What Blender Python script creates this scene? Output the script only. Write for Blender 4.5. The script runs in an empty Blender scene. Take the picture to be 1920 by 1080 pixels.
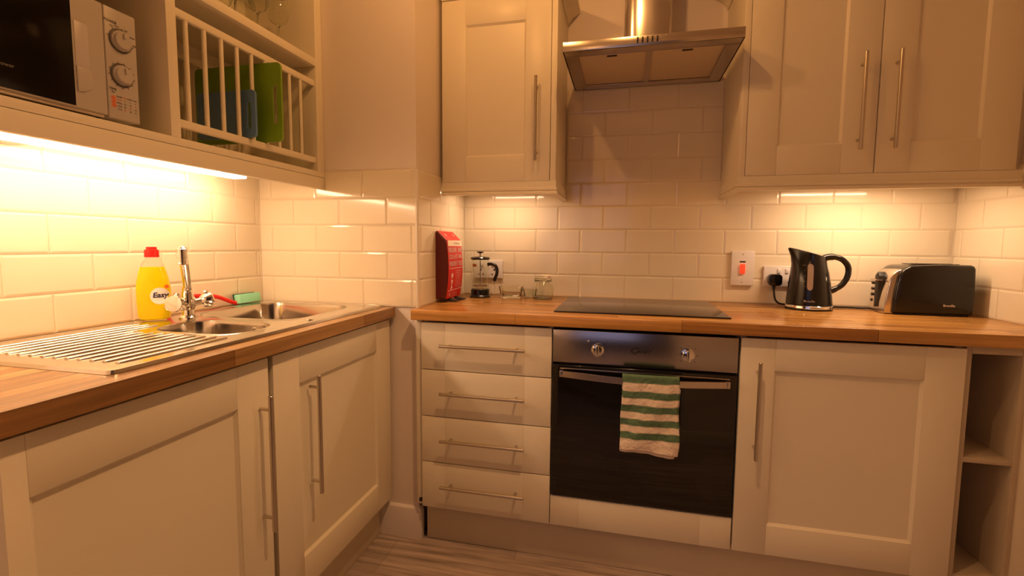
import bpy, bmesh, math, random
from mathutils import Vector, Matrix
random.seed(7)
PI = math.pi
C = bpy.context.scene.collection

# ------------------------------------------------------------------ camera
CAM = (0.2352, -2.2007, 1.1519)
YAW, PITCH, ROLL = [math.radians(a) for a in (13.2579, 4.7679, 0.4821)]
fw = Vector((-math.sin(YAW) * math.cos(PITCH), math.cos(YAW) * math.cos(PITCH), -math.sin(PITCH)))
rt = Vector((math.cos(YAW), math.sin(YAW), 0))
up = rt.cross(fw)
r2 = rt * math.cos(ROLL) + up * math.sin(ROLL)
u2 = -rt * math.sin(ROLL) + up * math.cos(ROLL)
cd = bpy.data.cameras.new('camera')
cam = bpy.data.objects.new('camera', cd)
C.objects.link(cam)
m = Matrix((r2, u2, -fw)).transposed().to_4x4()
m.translation = Vector(CAM)
cam.matrix_world = m
cd.sensor_width = 36
cd.lens = 894.3346 / 1920 * 36
cd.shift_y = -7.4266 / 1920
cd.clip_start = 0.02
sc = bpy.context.scene
sc.camera = cam

# ------------------------------------------------------------------ world, exposure, lamps
w = bpy.data.worlds.new('world')
sc.world = w
w.use_nodes = True
w.node_tree.nodes['Background'].inputs[0].default_value = (0.30, 0.36, 0.62, 1)
w.node_tree.nodes['Background'].inputs[1].default_value = 0.12
sc.view_settings.view_transform = 'Standard'
sc.view_settings.look = 'None'
sc.view_settings.gamma = 1
sc.view_settings.use_curve_mapping = False
sc.view_settings.exposure = 0.0
try:
    sc.cycles.max_bounces = 10
    sc.cycles.diffuse_bounces = 5
    sc.cycles.transparent_max_bounces = 12
    sc.cycles.sample_clamp_indirect = 6
    sc.cycles.use_denoising = True
except Exception:
    pass

def lamp(name, kind, loc, energy, color, **kw):
    d = bpy.data.lights.new(name, kind)
    d.energy = energy
    d.color = color
    o = bpy.data.objects.new(name, d)
    o.location = loc
    for k, v in kw.items():
        if k == 'rot':
            o.rotation_euler = v
        else:
            setattr(d, k, v)
    C.objects.link(o)
    return o

WARM = (1.0, 0.46, 0.135)
GLOW = (1.0, 0.64, 0.38)
POW = dict(ca=8.5, cc=8.5, cd=60, ce=4, pr=3.9, pl=1.5, day=3, led=34)

def aim(p, q):
    return (Vector(q) - Vector(p)).to_track_quat('-Z', 'Y').to_euler()

def spot(p, q, e, ang, blend, col=WARM):
    lamp('ceiling_lamp', 'SPOT', p, e, col, shadow_soft_size=0.022, spot_size=math.radians(ang), spot_blend=blend, rot=aim(p, q))

spot((0.16, -0.92, 2.33), (0.16, -0.92, 0), POW['ca'], 178, 0.1)
spot((-0.30, -1.00, 2.33), (-0.30, -1.0, 0), POW['cc'], 178, 0.1)
spot((0.25, -1.30, 2.36), (-0.05, -1.3, 0), POW['cd'], 105, 1.0, (1.0, 0.52, 0.22))
lamp('room_fill', 'POINT', (-0.65, -2.9, 2.15), POW['ce'], WARM, shadow_soft_size=0.08)  # unseen fill light added so the reveal of the opening stays visible
lamp('cabinet_light', 'AREA', (1.09, -0.235, 1.386), POW['pr'], GLOW, shape='RECTANGLE', size=0.34, size_y=0.02)
lamp('cabinet_light', 'AREA', (-0.29, -0.17, 1.386), POW['pl'], GLOW, shape='RECTANGLE', size=0.25, size_y=0.02)
lamp('room_daylight', 'AREA', (-0.6, -4.7, 1.5), POW['day'], (0.75, 0.68, 1.0), shape='RECTANGLE', size=1.8, size_y=1.2, rot=(PI / 2, 0, 0))

# ------------------------------------------------------------------ helpers
class MB:
    def __init__(s):
        s.bm = bmesh.new()

    def box(s, x0, x1, y0, y1, z0, z1, bev=0.0, seg=2, mi=0, rot=None):
        M = Matrix.Translation(((x0 + x1) / 2, (y0 + y1) / 2, (z0 + z1) / 2))
        if rot:
            M = M @ rot
        M = M @ Matrix.Diagonal((abs(x1 - x0), abs(y1 - y0), abs(z1 - z0), 1))
        r = bmesh.ops.create_cube(s.bm, size=1, matrix=M)
        fs = set(f for v in r['verts'] for f in v.link_faces)
        for f in fs:
            f.material_index = mi
        if bev > 0:
            es = list(set(e for v in r['verts'] for e in v.link_edges))
            rr = bmesh.ops.bevel(s.bm, geom=es, offset=bev, segments=seg, affect='EDGES', profile=0.5)
            for f in rr['faces']:
                f.material_index = mi
        return s

    def loft(s, rings, c0=True, c1=True, closed=True, mi=0):
        vr = [[s.bm.verts.new(p) for p in r] for r in rings]
        n = len(vr[0])
        for a, b in zip(vr, vr[1:]):
            for i in range(n if closed else n - 1):
                j = (i + 1) % n
                f = s.bm.faces.new((a[i], a[j], b[j], b[i]))
                f.material_index = mi
        if c0:
            s.bm.faces.new(list(reversed(vr[0]))).material_index = mi
        if c1:
            s.bm.faces.new(vr[-1]).material_index = mi
        return s

    def tube(s, pts, r, n=16, cap=True, flat=1.0, mi=0):
        pts = [Vector(p) for p in pts]
        rs = r if isinstance(r, (list, tuple)) else [r] * len(pts)
        t0 = (pts[1] - pts[0]).normalized()
        ref = Vector((0, 0, 1)) if abs(t0.z) < 0.9 else Vector((1, 0, 0))
        nrm = t0.cross(ref).normalized()
        rings = []
        for i, p in enumerate(pts):
            if i == 0:
                t = t0
            elif i == len(pts) - 1:
                t = (pts[-1] - pts[-2]).normalized()
            else:
                t = ((pts[i + 1] - p).normalized() + (p - pts[i - 1]).normalized()).normalized()
            nrm = (nrm - t * nrm.dot(t)).normalized()
            b = t.cross(nrm)
            rings.append([p + (nrm * math.cos(a) + b * math.sin(a) * flat) * rs[i] for a in [2 * PI * k / n for k in range(n)]])
        return s.loft(rings, cap, cap, mi=mi)

    def cyl(s, p0, p1, r, r1=None, n=24, mi=0):
        return s.tube([p0, p1], [r, r if r1 is None else r1], n, mi=mi)

    def lathe(s, prof, cx=0, cy=0, n=40, sx=1, sy=1, c0=True, c1=True, mi=0):
        rings = [[(cx + r * sx * math.cos(2 * PI * k / n), cy + r * sy * math.sin(2 * PI * k / n), z) for k in range(n)] for r, z in prof]
        return s.loft(rings, c0, c1, mi=mi)

    def prism(s, poly, axis, a0, a1, bev=0.0, seg=2, mi=0):
        def P(u, v, a):
            return {'x': (a, u, v), 'y': (u, a, v), 'z': (u, v, a)}[axis]
        A = [s.bm.verts.new(P(u, v, a0)) for u, v in poly]
        B = [s.bm.verts.new(P(u, v, a1)) for u, v in poly]
        n = len(poly)
        fs = [s.bm.faces.new(list(reversed(A))), s.bm.faces.new(B)]
        caps = list(fs)
        for i in range(n):
            j = (i + 1) % n
            fs.append(s.bm.faces.new((A[i], A[j], B[j], B[i])))
        for f in fs:
            f.material_index = mi
        bmesh.ops.recalc_face_normals(s.bm, faces=fs)
        if bev > 0:
            es = list(set(e for f in caps for e in f.edges))
            rr = bmesh.ops.bevel(s.bm, geom=es, offset=bev, segments=seg, affect='EDGES', profile=0.5)
            for f in rr['faces']:
                f.material_index = mi
        return s

    def xf(s, M):
        bmesh.ops.transform(s.bm, matrix=M, verts=s.bm.verts)
        return s

    def build(s, name, mats, parent=None, smooth=True, ang=0.6, label=None):
        bmesh.ops.recalc_face_normals(s.bm, faces=s.bm.faces)
        me = bpy.data.meshes.new(name)
        s.bm.to_mesh(me)
        s.bm.free()
        for mm in (mats if isinstance(mats, (list, tuple)) else [mats]):
            me.materials.append(mm)
        if smooth:
            for p in me.polygons:
                p.use_smooth = True
            me.set_sharp_from_angle(angle=ang)
        else:
            for p in me.polygons:
                p.use_smooth = False
        o = bpy.data.objects.new(name, me)
        C.objects.link(o)
        put(o, parent)
        if label:
            o['label'] = label
        return o

def put(o, parent):
    if parent is not None:
        o.parent = parent
        if parent.type == 'EMPTY':
            o.matrix_parent_inverse = Matrix.Translation(-Vector(parent.location))

def thing(name, label, cat, loc, group=None):
    o = bpy.data.objects.new(name, None)
    o.empty_display_size = 0.05
    o.location = loc
    C.objects.link(o)
    o['label'] = label
    o['category'] = cat
    if group:
        o['group'] = group
    return o

def tag(o, label, cat, group=None):
    o['label'] = label
    o['category'] = cat
    if group:
        o['group'] = group
    return o

def struct(o, label=None):
    o['kind'] = 'structure'
    if label:
        o['label'] = label
    return o

def dup(root, d, label, group=None):
    r = root.copy()
    r.location = Vector(root.location) + Vector(d)
    C.objects.link(r)
    r['label'] = label
    for ch in root.children:
        c = ch.copy()
        C.objects.link(c)
        c.parent = r
        c.matrix_parent_inverse = ch.matrix_parent_inverse.copy()
        for g in ch.children:
            e = g.copy()
            C.objects.link(e)
            e.parent = c
            e.matrix_parent_inverse = g.matrix_parent_inverse.copy()
    return r

def rrect(x0, x1, y0, y1, r, n=6):
    out = []
    for cx, cy, a0 in ((x1 - r, y1 - r, 0), (x0 + r, y1 - r, PI / 2), (x0 + r, y0 + r, PI), (x1 - r, y0 + r, 3 * PI / 2)):
        for k in range(n + 1):
            a = a0 + PI / 2 * k / n
            out.append((cx + r * math.cos(a), cy + r * math.sin(a)))
    return out

def smoothpts(pts, k=6):
    P = [Vector(p) for p in pts]
    P = [P[0] * 2 - P[1]] + P + [P[-1] * 2 - P[-2]]
    out = []
    for i in range(1, len(P) - 2):
        for j in range(k):
            t = j / k
            a, b, c, d = P[i - 1], P[i], P[i + 1], P[i + 2]
            out.append(0.5 * ((2 * b) + (c - a) * t + (2 * a - 5 * b + 4 * c - d) * t * t + (3 * b - a - 3 * c + d) * t ** 3))
    out.append(P[-2])
    return out

def plate_with_holes(outer, holes, z, t):
    """flat plate (top at z, thickness t) with holes, as a bmesh"""
    cu = bpy.data.curves.new('tmp', 'CURVE')
    cu.dimensions = '2D'
    cu.fill_mode = 'BOTH'
    for lp in [outer] + holes:
        sp = cu.splines.new('POLY')
        sp.points.add(len(lp) - 1)
        for p, q in zip(sp.points, lp):
            p.co = (q[0], q[1], 0, 1)
        sp.use_cyclic_u = True
    cu.extrude = t / 2
    o = bpy.data.objects.new('tmp', cu)
    me = bpy.data.meshes.new_from_object(o)
    bpy.data.objects.remove(o)
    mb = MB()
    mb.bm.from_mesh(me)
    bmesh.ops.remove_doubles(mb.bm, verts=mb.bm.verts, dist=1e-5)
    mb.xf(Matrix.Translation((0, 0, z - t / 2)))
    bpy.data.meshes.remove(me)
    return mb

def text(name, s, size, loc, xd, yd, mat_, parent, depth=0.0002, align='CENTER', bold=0.0, sx=1.0, shear=0.0):
    cu = bpy.data.curves.new('tmp', 'FONT')
    cu.body = s
    cu.size = size
    cu.align_x = align
    cu.align_y = 'CENTER'
    cu.extrude = depth
    cu.offset = bold
    cu.shear = shear
    cu.resolution_u = 3
    o = bpy.data.objects.new('tmp', cu)
    me = bpy.data.meshes.new_from_object(o)
    bpy.data.objects.remove(o)
    xd = Vector(xd).normalized()
    yd = Vector(yd).normalized()
    zd = xd.cross(yd)
    M = Matrix((xd * sx, yd, zd)).transposed().to_4x4()
    M.translation = Vector(loc)
    me.transform(M)
    me.name = name
    me.materials.clear()
    me.materials.append(mat_)
    ob = bpy.data.objects.new(name, me)
    C.objects.link(ob)
    put(ob, parent)
    return ob

def sweep(mb, path, prof, mi=0):
    """profile (out, z) extruded along an xy polyline with mitred corners; 'out' is to the right of travel"""
    n = len(path)
    rings = []
    for i in range(n):
        p = Vector(path[i] + (0,)) if len(path[i]) == 2 else Vector(path[i])
        def nr(a, b):
            d = (Vector(b) - Vector(a)).normalized()
            return Vector((d.y, -d.x))
        ns = []
        if i > 0:
            ns.append(nr(path[i - 1], path[i]))
        if i < n - 1:
            ns.append(nr(path[i], path[i + 1]))
        if len(ns) == 2:
            b = (ns[0] + ns[1]).normalized()
            k = 1 / max(0.3, b.dot(ns[0]))
            nn = b * k
        else:
            nn = ns[0]
        rings.append([(p.x + nn.x * o, p.y + nn.y * o, z) for o, z in prof])
    mb.loft(rings, mi=mi)
    return mb

# ------------------------------------------------------------------ materials
def pmat(name, col, rough=0.5, metal=0.0, bump=0.0, bscale=200, var=0.0, vscale=8, stretch=None, **kw):
    m = bpy.data.materials.new(name)
    m.use_nodes = True
    nt = m.node_tree
    b = nt.nodes['Principled BSDF']
    b.inputs['Base Color'].default_value = (*col, 1)
    b.inputs['Roughness'].default_value = rough
    b.inputs['Metallic'].default_value = metal
    for k, v in kw.items():
        b.inputs[k.replace('_', ' ')].default_value = v
    tc = nt.nodes.new('ShaderNodeTexCoord')
    vec = tc.outputs['Object']
    if stretch:
        mp = nt.nodes.new('ShaderNodeMapping')
        mp.inputs['Scale'].default_value = stretch
        nt.links.new(vec, mp.inputs[0])
        vec = mp.outputs[0]
    if var > 0:
        nz = nt.nodes.new('ShaderNodeTexNoise')
        nz.inputs['Scale'].default_value = vscale
        nz.inputs['Detail'].default_value = 4
        nt.links.new(vec, nz.inputs['Vector'])
        mx = nt.nodes.new('ShaderNodeMix')
        mx.data_type = 'RGBA'
        mx.inputs['A'].default_value = (*[c * (1 - var) for c in col], 1)
        mx.inputs['B'].default_value = (*[min(1, c * (1 + var)) for c in col], 1)
        nt.links.new(nz.outputs['Fac'], mx.inputs['Factor'])
        nt.links.new(mx.outputs['Result'], b.inputs['Base Color'])
    if bump > 0:
        nz = nt.nodes.new('ShaderNodeTexNoise')
        nz.inputs['Scale'].default_value = bscale
        nz.inputs['Detail'].default_value = 3
        nt.links.new(vec, nz.inputs['Vector'])
        bp = nt.nodes.new('ShaderNodeBump')
        bp.inputs['Strength'].default_value = bump
        bp.inputs['Distance'].default_value = 0.001
        nt.links.new(nz.outputs['Fac'], bp.inputs['Height'])
        nt.links.new(bp.outputs[0], b.inputs['Normal'])
    return m

def emis(name, col, strength):
    m = bpy.data.materials.new(name)
    m.use_nodes = True
    b = m.node_tree.nodes['Principled BSDF']
    b.inputs['Base Color'].default_value = (*col, 1)
    b.inputs['Emission Color'].default_value = (*col, 1)
    b.inputs['Emission Strength'].default_value = strength
    return m

def woodmat(name, ca, cb, row, length, rotz, rough, grain=0.35, mortar=0.0006, mcol=(0.05, 0.02, 0.01), gs=(2.5, 70, 70)):
    m = bpy.data.materials.new(name)
    m.use_nodes = True
    nt = m.node_tree
    b = nt.nodes['Principled BSDF']
    b.inputs['Roughness'].default_value = rough
    tc = nt.nodes.new('ShaderNodeTexCoord')
    mp = nt.nodes.new('ShaderNodeMapping')
    mp.inputs['Rotation'].default_value = (0, 0, rotz)
    mp.inputs['Location'].default_value = (0.13, 0.011, 0)
    nt.links.new(tc.outputs['Object'], mp.inputs[0])
    br = nt.nodes.new('ShaderNodeTexBrick')
    br.offset = 0.37
    br.offset_frequency = 2
    br.inputs['Color1'].default_value = (*ca, 1)
    br.inputs['Color2'].default_value = (*cb, 1)
    br.inputs['Mortar'].default_value = (*mcol, 1)
    br.inputs['Scale'].default_value = 1
    br.inputs['Mortar Size'].default_value = mortar
    br.inputs['Mortar Smooth'].default_value = 0.3
    br.inputs['Bias'].default_value = 0.0
    br.inputs['Brick Width'].default_value = length
    br.inputs['Row Height'].default_value = row
    nt.links.new(mp.outputs[0], br.inputs['Vector'])
    m2 = nt.nodes.new('ShaderNodeMapping')
    m2.inputs['Scale'].default_value = gs
    nt.links.new(mp.outputs[0], m2.inputs[0])
    nz = nt.nodes.new('ShaderNodeTexNoise')
    nz.inputs['Scale'].default_value = 1
    nz.inputs['Detail'].default_value = 6
    nz.inputs['Roughness'].default_value = 0.65
    nt.links.new(m2.outputs[0], nz.inputs['Vector'])
    rmp = nt.nodes.new('ShaderNodeMapRange')
    rmp.inputs['From Min'].default_value = 0.3
    rmp.inputs['From Max'].default_value = 0.7
    rmp.inputs['To Min'].default_value = 1 - grain
    rmp.inputs['To Max'].default_value = 1 + grain * 0.6
    nt.links.new(nz.outputs['Fac'], rmp.inputs['Value'])
    hs = nt.nodes.new('ShaderNodeHueSaturation')
    nt.links.new(br.outputs['Color'], hs.inputs['Color'])
    nt.links.new(rmp.outputs[0], hs.inputs['Value'])
    nt.links.new(hs.outputs[0], b.inputs['Base Color'])
    bp = nt.nodes.new('ShaderNodeBump')
    bp.inputs['Strength'].default_value = 0.15
    bp.inputs['Distance'].default_value = 0.0006
    nt.links.new(nz.outputs['Fac'], bp.inputs['Height'])
    nt.links.new(bp.outputs[0], b.inputs['Normal'])
    return m

PLASTER = pmat('plaster', (0.80, 0.72, 0.66), 0.75, bump=0.15, bscale=90)
CEIL = pmat('ceiling_paint', (0.82, 0.78, 0.72), 0.8, bump=0.1, bscale=90)
DARKWALL = pmat('living_room_paint', (0.34, 0.31, 0.30), 0.8, bump=0.1, bscale=90)
TILE = pmat('cream_glazed_tile', (0.80, 0.72, 0.56), 0.11, bump=0.05, bscale=14, var=0.025, vscale=6, Coat_Weight=0.3, Coat_Roughness=0.05)
GROUT = pmat('grout', (0.70, 0.61, 0.47), 0.85, bump=0.3, bscale=400)
DOOR = pmat('cream_painted_door', (0.80, 0.74, 0.60), 0.38, bump=0.04, bscale=30)
CARC = pmat('cream_carcass', (0.72, 0.66, 0.55), 0.45, bump=0.03, bscale=60)
STEEL = pmat('brushed_steel', (0.62, 0.56, 0.50), 0.23, 1.0, bump=0.12, bscale=120, stretch=(0.06, 1, 1))
STEELV = pmat('brushed_steel_upright', (0.66, 0.60, 0.56), 0.19, 1.0, bump=0.06, bscale=150, stretch=(1, 1, 0.05))
BAR = pmat('satin_nickel', (0.60, 0.54, 0.46), 0.28, 1.0, bump=0.04, bscale=300)
CHROME = pmat('chrome', (0.85, 0.83, 0.80), 0.06, 1.0, bump=0.01, bscale=20)
SINK = pmat('sink_steel', (0.66, 0.62, 0.56), 0.15, 1.0, bump=0.06, bscale=180, stretch=(1, 0.1, 1))
OVENST = pmat('oven_panel_steel', (0.42, 0.40, 0.42), 0.22, 1.0, bump=0.05, bscale=120, stretch=(0.06, 1, 1))
BLACKGL = pmat('black_glass', (0.010, 0.008, 0.007), 0.04, bump=0.005, bscale=5)
HOBGL = pmat('hob_glass', (0.018, 0.012, 0.010), 0.16, bump=0.01, bscale=60, Coat_Weight=0.4, Coat_Roughness=0.1)
BLACKPL = pmat('black_plastic', (0.010, 0.009, 0.009), 0.16, bump=0.02, bscale=120)
BLACKMT = pmat('matt_black', (0.015, 0.013, 0.012), 0.55, bump=0.05, bscale=200)
WHITEPL = pmat('white_plastic', (0.78, 0.74, 0.72), 0.3, bump=0.02, bscale=80)
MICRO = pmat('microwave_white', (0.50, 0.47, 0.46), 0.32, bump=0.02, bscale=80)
GREYPL = pmat('grey_print', (0.10, 0.09, 0.09), 0.6, bump=0.02)
REDP = pmat('red_plastic', (0.75, 0.015, 0.012), 0.3, bump=0.02, bscale=60)
REDCASE = pmat('red_case', (0.60, 0.008, 0.010), 0.38, bump=0.05, bscale=90)
REDLIT = emis('switch_neon', (1.0, 0.05, 0.015), 0.9)
WHITEPR = pmat('white_print', (0.85, 0.80, 0.76), 0.6, bump=0.02)
ORANGE = pmat('orange_print', (0.85, 0.16, 0.03), 0.6, bump=0.02)
NAVY = pmat('navy_print', (0.03, 0.03, 0.10), 0.5, bump=0.02)
LIQUID = pmat('yellow_liquid', (0.92, 0.76, 0.008), 0.12, bump=0.01, Transmission_Weight=0.45, IOR=1.34)
CLEARPL = pmat('clear_plastic', (0.95, 0.93, 0.88), 0.08, bump=0.01, Transmission_Weight=0.95, IOR=1.2)
GLASS = pmat('clear_glass', (0.96, 0.97, 0.90), 0.01, bump=0.004, bscale=30, Transmission_Weight=1.0, IOR=1.45)
GREENP = pmat('green_board_plastic', (0.20, 0.36, 0.012), 0.4, bump=0.08, bscale=150)
BLUEP = pmat('blue_board_plastic', (0.11, 0.22, 0.42), 0.4, bump=0.08, bscale=150)
SPONGE = pmat('turquoise_sponge', (0.30, 0.78, 0.55), 0.9, bump=0.6, bscale=500)
SCOUR = pmat('dark_green_scourer', (0.02, 0.10, 0.06), 0.95, bump=0.8, bscale=900)
FILTER = pmat('grease_filter', (0.70, 0.58, 0.42), 0.45, 0.35, bump=0.5, bscale=500)
GREYBAND = pmat('kettle_window', (0.42, 0.33, 0.25), 0.25, bump=0.02)
LEDM = emis('led_diffuser', GLOW, POW['led'])
PUCKM = emis('puck_lens', (1.0, 0.62, 0.25), 6)
LAMPM = emis('ceiling_lamp_glass', (1.0, 0.62, 0.3), 4)
WOODX = woodmat('beech_block_laminate', (0.60, 0.315, 0.085), (0.36, 0.160, 0.042), 0.040, 0.55, 0, 0.24)
WOODY = woodmat('oak_block_laminate', (0.50, 0.29, 0.11), (0.28, 0.140, 0.048), 0.040, 0.55, PI / 2, 0.26)
FLOORM = woodmat('grey_oak_laminate', (0.58, 0.47, 0.42), (0.42, 0.34, 0.30), 0.19, 1.25, 0, 0.42, grain=0.6, mortar=0.0007, mcol=(0.14, 0.10, 0.08), gs=(2.2, 45, 45))

# ------------------------------------------------------------------ measures
XP, YP, XR, XW = -0.5245, -0.5362, 1.478, -1.213
T = 0.91
TP, TW = 0.1034, 0.2035
YF = -0.579
HC = 2.42

# ------------------------------------------------------------------ the room
def tiles(name, parent, length, rows, phase, conv, skip=None, z0=T, ph2=None):
    """bevelled metro tiles; u runs 0..length, conv(u, out, z) gives the point"""
    mb = MB()
    bm = mb.bm
    g, bw, h = 0.0011, 0.006, 0.0013
    def quad(ps, mi):
        f = bm.faces.new([bm.verts.new(conv(*p)) for p in ps])
        f.material_index = mi
    for r in range(rows):
        ph = phase + (TW / 2 if r % 2 else 0)
        za, zb = z0 + r * TP, z0 + (r + 1) * TP
        lo, hi = (0, length) if skip is None else skip(r)
        quad([(lo - 0.004, 0.004, za), (hi + 0.004, 0.004, za), (hi + 0.004, 0.004, zb), (lo - 0.004, 0.004, zb)], 1)
        k = math.floor((lo - ph) / TW)
        u = ph + k * TW
        while u < hi:
            a, b = max(u, lo) + g, min(u + TW, hi) - g
            if b - a > 0.012:
                bl = bw if u >= lo else 0.002
                br = bw if u + TW <= hi else 0.002
                c, d = za + g, zb - g
                e0, e1 = 0.0048, 0.0048 + h
                O = [(a, e0, c), (b, e0, c), (b, e0, d), (a, e0, d)]
                I = [(a + bl, e1, c + bw), (b - br, e1, c + bw), (b - br, e1, d - bw), (a + bl, e1, d - bw)]
                B = [(p[0], 0.003, p[2]) for p in O]
                vO = [bm.verts.new(conv(*p)) for p in O]
                vI = [bm.verts.new(conv(*p)) for p in I]
                vB = [bm.verts.new(conv(*p)) for p in B]
                bm.faces.new(vI)
                for i in range(4):
                    j = (i + 1) % 4
                    bm.faces.new((vO[i], vO[j], vI[j], vI[i]))
                    bm.faces.new((vB[i], vB[j], vO[j], vO[i]))
            u += TW
    o = mb.build(name, [TILE, GROUT], parent, smooth=False)
    return o

def wall(name, x0, x1, y0, y1, z0=0, z1=HC, mat_=None):
    return struct(MB().box(x0, x1, y0, y1, z0, z1).build(name, mat_ or PLASTER, smooth=False))

struct(MB().box(-3.3, 2.7, -5.3, 0.1, -0.08, 0).build('floor', FLOORM, smooth=False))
struct(MB().box(-3.3, 2.7, -5.3, 0.1, HC, HC + 0.1).build('ceiling', CEIL, smooth=False))
wb = wall('wall_back', XW - 0.1, XR + 0.1, 0, 0.1)
wl = wall('wall_left', XW - 0.1, XW, -1.8, 0)
wr = wall('wall_right', XR, XR + 0.1, -1.8, 0)
wc = wall('wall_corner', XW, XP, YP, 0)
# wall with the wide opening the camera looks through
wo = MB()
wo.box(-3.2, -0.495, -1.91, -1.8, 0, HC).box(0.735, 2.6, -1.91, -1.8, 0, HC).box(-0.495, 0.735, -1.91, -1.8, 2.12, HC)
struct(wo.build('wall_opening', PLASTER, smooth=False))
wall('wall_room_left', -3.3, -3.2, -5.2, -1.8, mat_=DARKWALL)
wall('wall_room_right', 2.6, 2.7, -5.2, -1.8, mat_=DARKWALL)
wn = MB()
wn.box(-3.2, -1.5, -5.3, -5.2, 0, HC).box(0.3, 2.6, -5.3, -5.2, 0, HC).box(-1.5, 0.3, -5.3, -5.2, 0, 0.9).box(-1.5, 0.3, -5.3, -5.2, 2.1, HC)
struct(wn.build('wall_room_end', DARKWALL, smooth=False))
wf = MB()
for a in (-1.5, -0.62, 0.24):
    wf.box(a, a + 0.06, -5.27, -5.22, 0.9, 2.1, 0.004)
wf.box(-1.44, 0.24, -5.27, -5.22, 0.9, 0.96, 0.004).box(-1.44, 0.24, -5.27, -5.22, 2.04, 2.1, 0.004)
wi = struct(wf.build('window_1', WHITEPL))
MB().box(-1.44, 0.24, -5.25, -5.246, 0.96, 2.04).build('pane', GLASS, wi)

tiles('tile_facing', wb, 0, 9, 0.035, lambda u, o, z: (u, -o, z), skip=lambda r: (XP + 0.006, XR - 0.006) if r < 5 else (-0.03, 0.622))
tiles('tile_facing', wl, 0, 5, -1.276, lambda u, o, z: (XW + o, u, z), skip=lambda r: (-1.8, YP - 0.006))
tiles('tile_facing', wc, 0, 5, -0.746, lambda u, o, z: (u, YP - o, z), skip=lambda r: (XW + 0.006, XP + 0.002))
tiles('tile_facing', wc, 0, 5, -0.11, lambda u, o, z: (XP + o, u, z), skip=lambda r: (YP + 0.002, -0.006))
tiles('tile_facing', wr, 0, 5, -0.25, lambda u, o, z: (XR - o, u, z), skip=lambda r: (-1.8, -0.006))

b = MB()
for gx_, gy_ in ((XW + 0.0072, YP - 0.0072), (XP + 0.0072, -0.0072), (XR - 0.0072, -0.0072)):
    b.box(gx_ - 0.0022, gx_ + 0.0022, gy_ - 0.0022, gy_ + 0.0022, T + 0.0005, T + 5 * TP, 0.0008)
struct(b.build('trim_2', GROUT), 'sealant beads in the inner corners of the tiling')
# tile edging bead on the corner, skirting
b = MB()
b.cyl((XP + 0.003, YP - 0.003, T - 0.005), (XP + 0.003, YP - 0.003, T + 5 * TP), 0.0068, n=16)
struct(b.build('trim_1', pmat('tile_bead', (0.80, 0.74, 0.64), 0.12, bump=0.01, Coat_Weight=0.5)), 'glossy cream quarter-round edging on the tiled corner')
b = MB()
prof = [(0, 0), (0.016, 0), (0.016, 0.105), (0.012, 0.118), (0.004, 0.124), (0, 0.124)]
sweep(b, [(-0.70, YP), (XP, YP), (XP, YP + 0.012)], prof)
struct(b.build('baseboard_corner', pmat('skirting_paint', (0.76, 0.70, 0.68), 0.35, bump=0.03)), 'white skirting at the foot of the corner boxing')
b = MB()
sweep(b, [(0.735, -1.91), (0.735, -1.8), (1.40, -1.8)][::-1], [(0, 0), (0.016, 0), (0.016, 0.125), (0.006, 0.14), (0, 0.14)])
struct(b.build('baseboard_opening', pmat('skirting_paint_b', (0.76, 0.70, 0.60), 0.35, bump=0.03)))

# ------------------------------------------------------------------ cabinet parts
def bar_handle(parent, p0, p1, out, off=0.032, r=0.006, inset=0.035):
    """bar from p0 to p1 on the door face, standing off along 'out'"""
    p0, p1, out = Vector(p0), Vector(p1), Vector(out)
    d = (p1 - p0).normalized()
    mb = MB()
    mb.tube([p0 + out * off, p0 + out * off + d * 0.001, p1 + out * off - d * 0.001, p1 + out * off], [r * 0.85, r, r, r * 0.85], 20)
    for q in (p0 + d * inset, p1 - d * inset):
        mb.cyl(q, q + out * (off - r * 0.3), r * 0.72, n=14)
    return mb.build('handle', BAR, parent, label='satin nickel bar handle')

def shaker(parent, M, wd, ht, st=0.092, th=0.020, rec=0.008, name='door'):
    """door in local x (0..wd), z (0..ht); front at y=0, thickness goes +y"""
    mb = MB()
    bv = 0.0011
    mb.box(0, st, 0, th, 0, ht, bv, 2)
    mb.box(wd - st, wd, 0, th, 0, ht, bv, 2)
    mb.box(st, wd - st, 0, th, 0, st, bv, 2)
    mb.box(st, wd - st, 0, th, ht - st, ht, bv, 2)
    mb.box(st - 0.002, wd - st + 0.002, rec, th - 0.001, st - 0.002, ht - st + 0.002)
    # sloped inner moulding
    a, c = st, 0.007
    o = [(a, a), (wd - a, a), (wd - a, ht - a), (a, ht - a)]
    i = [(a + c, a + c), (wd - a - c, a + c), (wd - a - c, ht - a - c), (a + c, ht - a - c)]
    vo = [mb.bm.verts.new((x, 0.0015, z)) for x, z in o]
    vi = [mb.bm.verts.new((x, rec, z)) for x, z in i]
    for k in range(4):
        j = (k + 1) % 4
        mb.bm.faces.new((vo[k], vo[j], vi[j], vi[k]))
    mb.xf(M)
    return mb.build(name, DOOR, parent, ang=0.5)

def facing_back(x, z, y=YF):
    return Matrix.Translation((x, y, z))

def facing_left(y, z, x):
    # door on the left run: local x runs along +y, front looks to +x
    return Matrix.Translation((x, y, z)) @ Matrix.Rotation(PI / 2, 4, 'Z')

ZT, ZB = 0.862, 0.154
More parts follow.
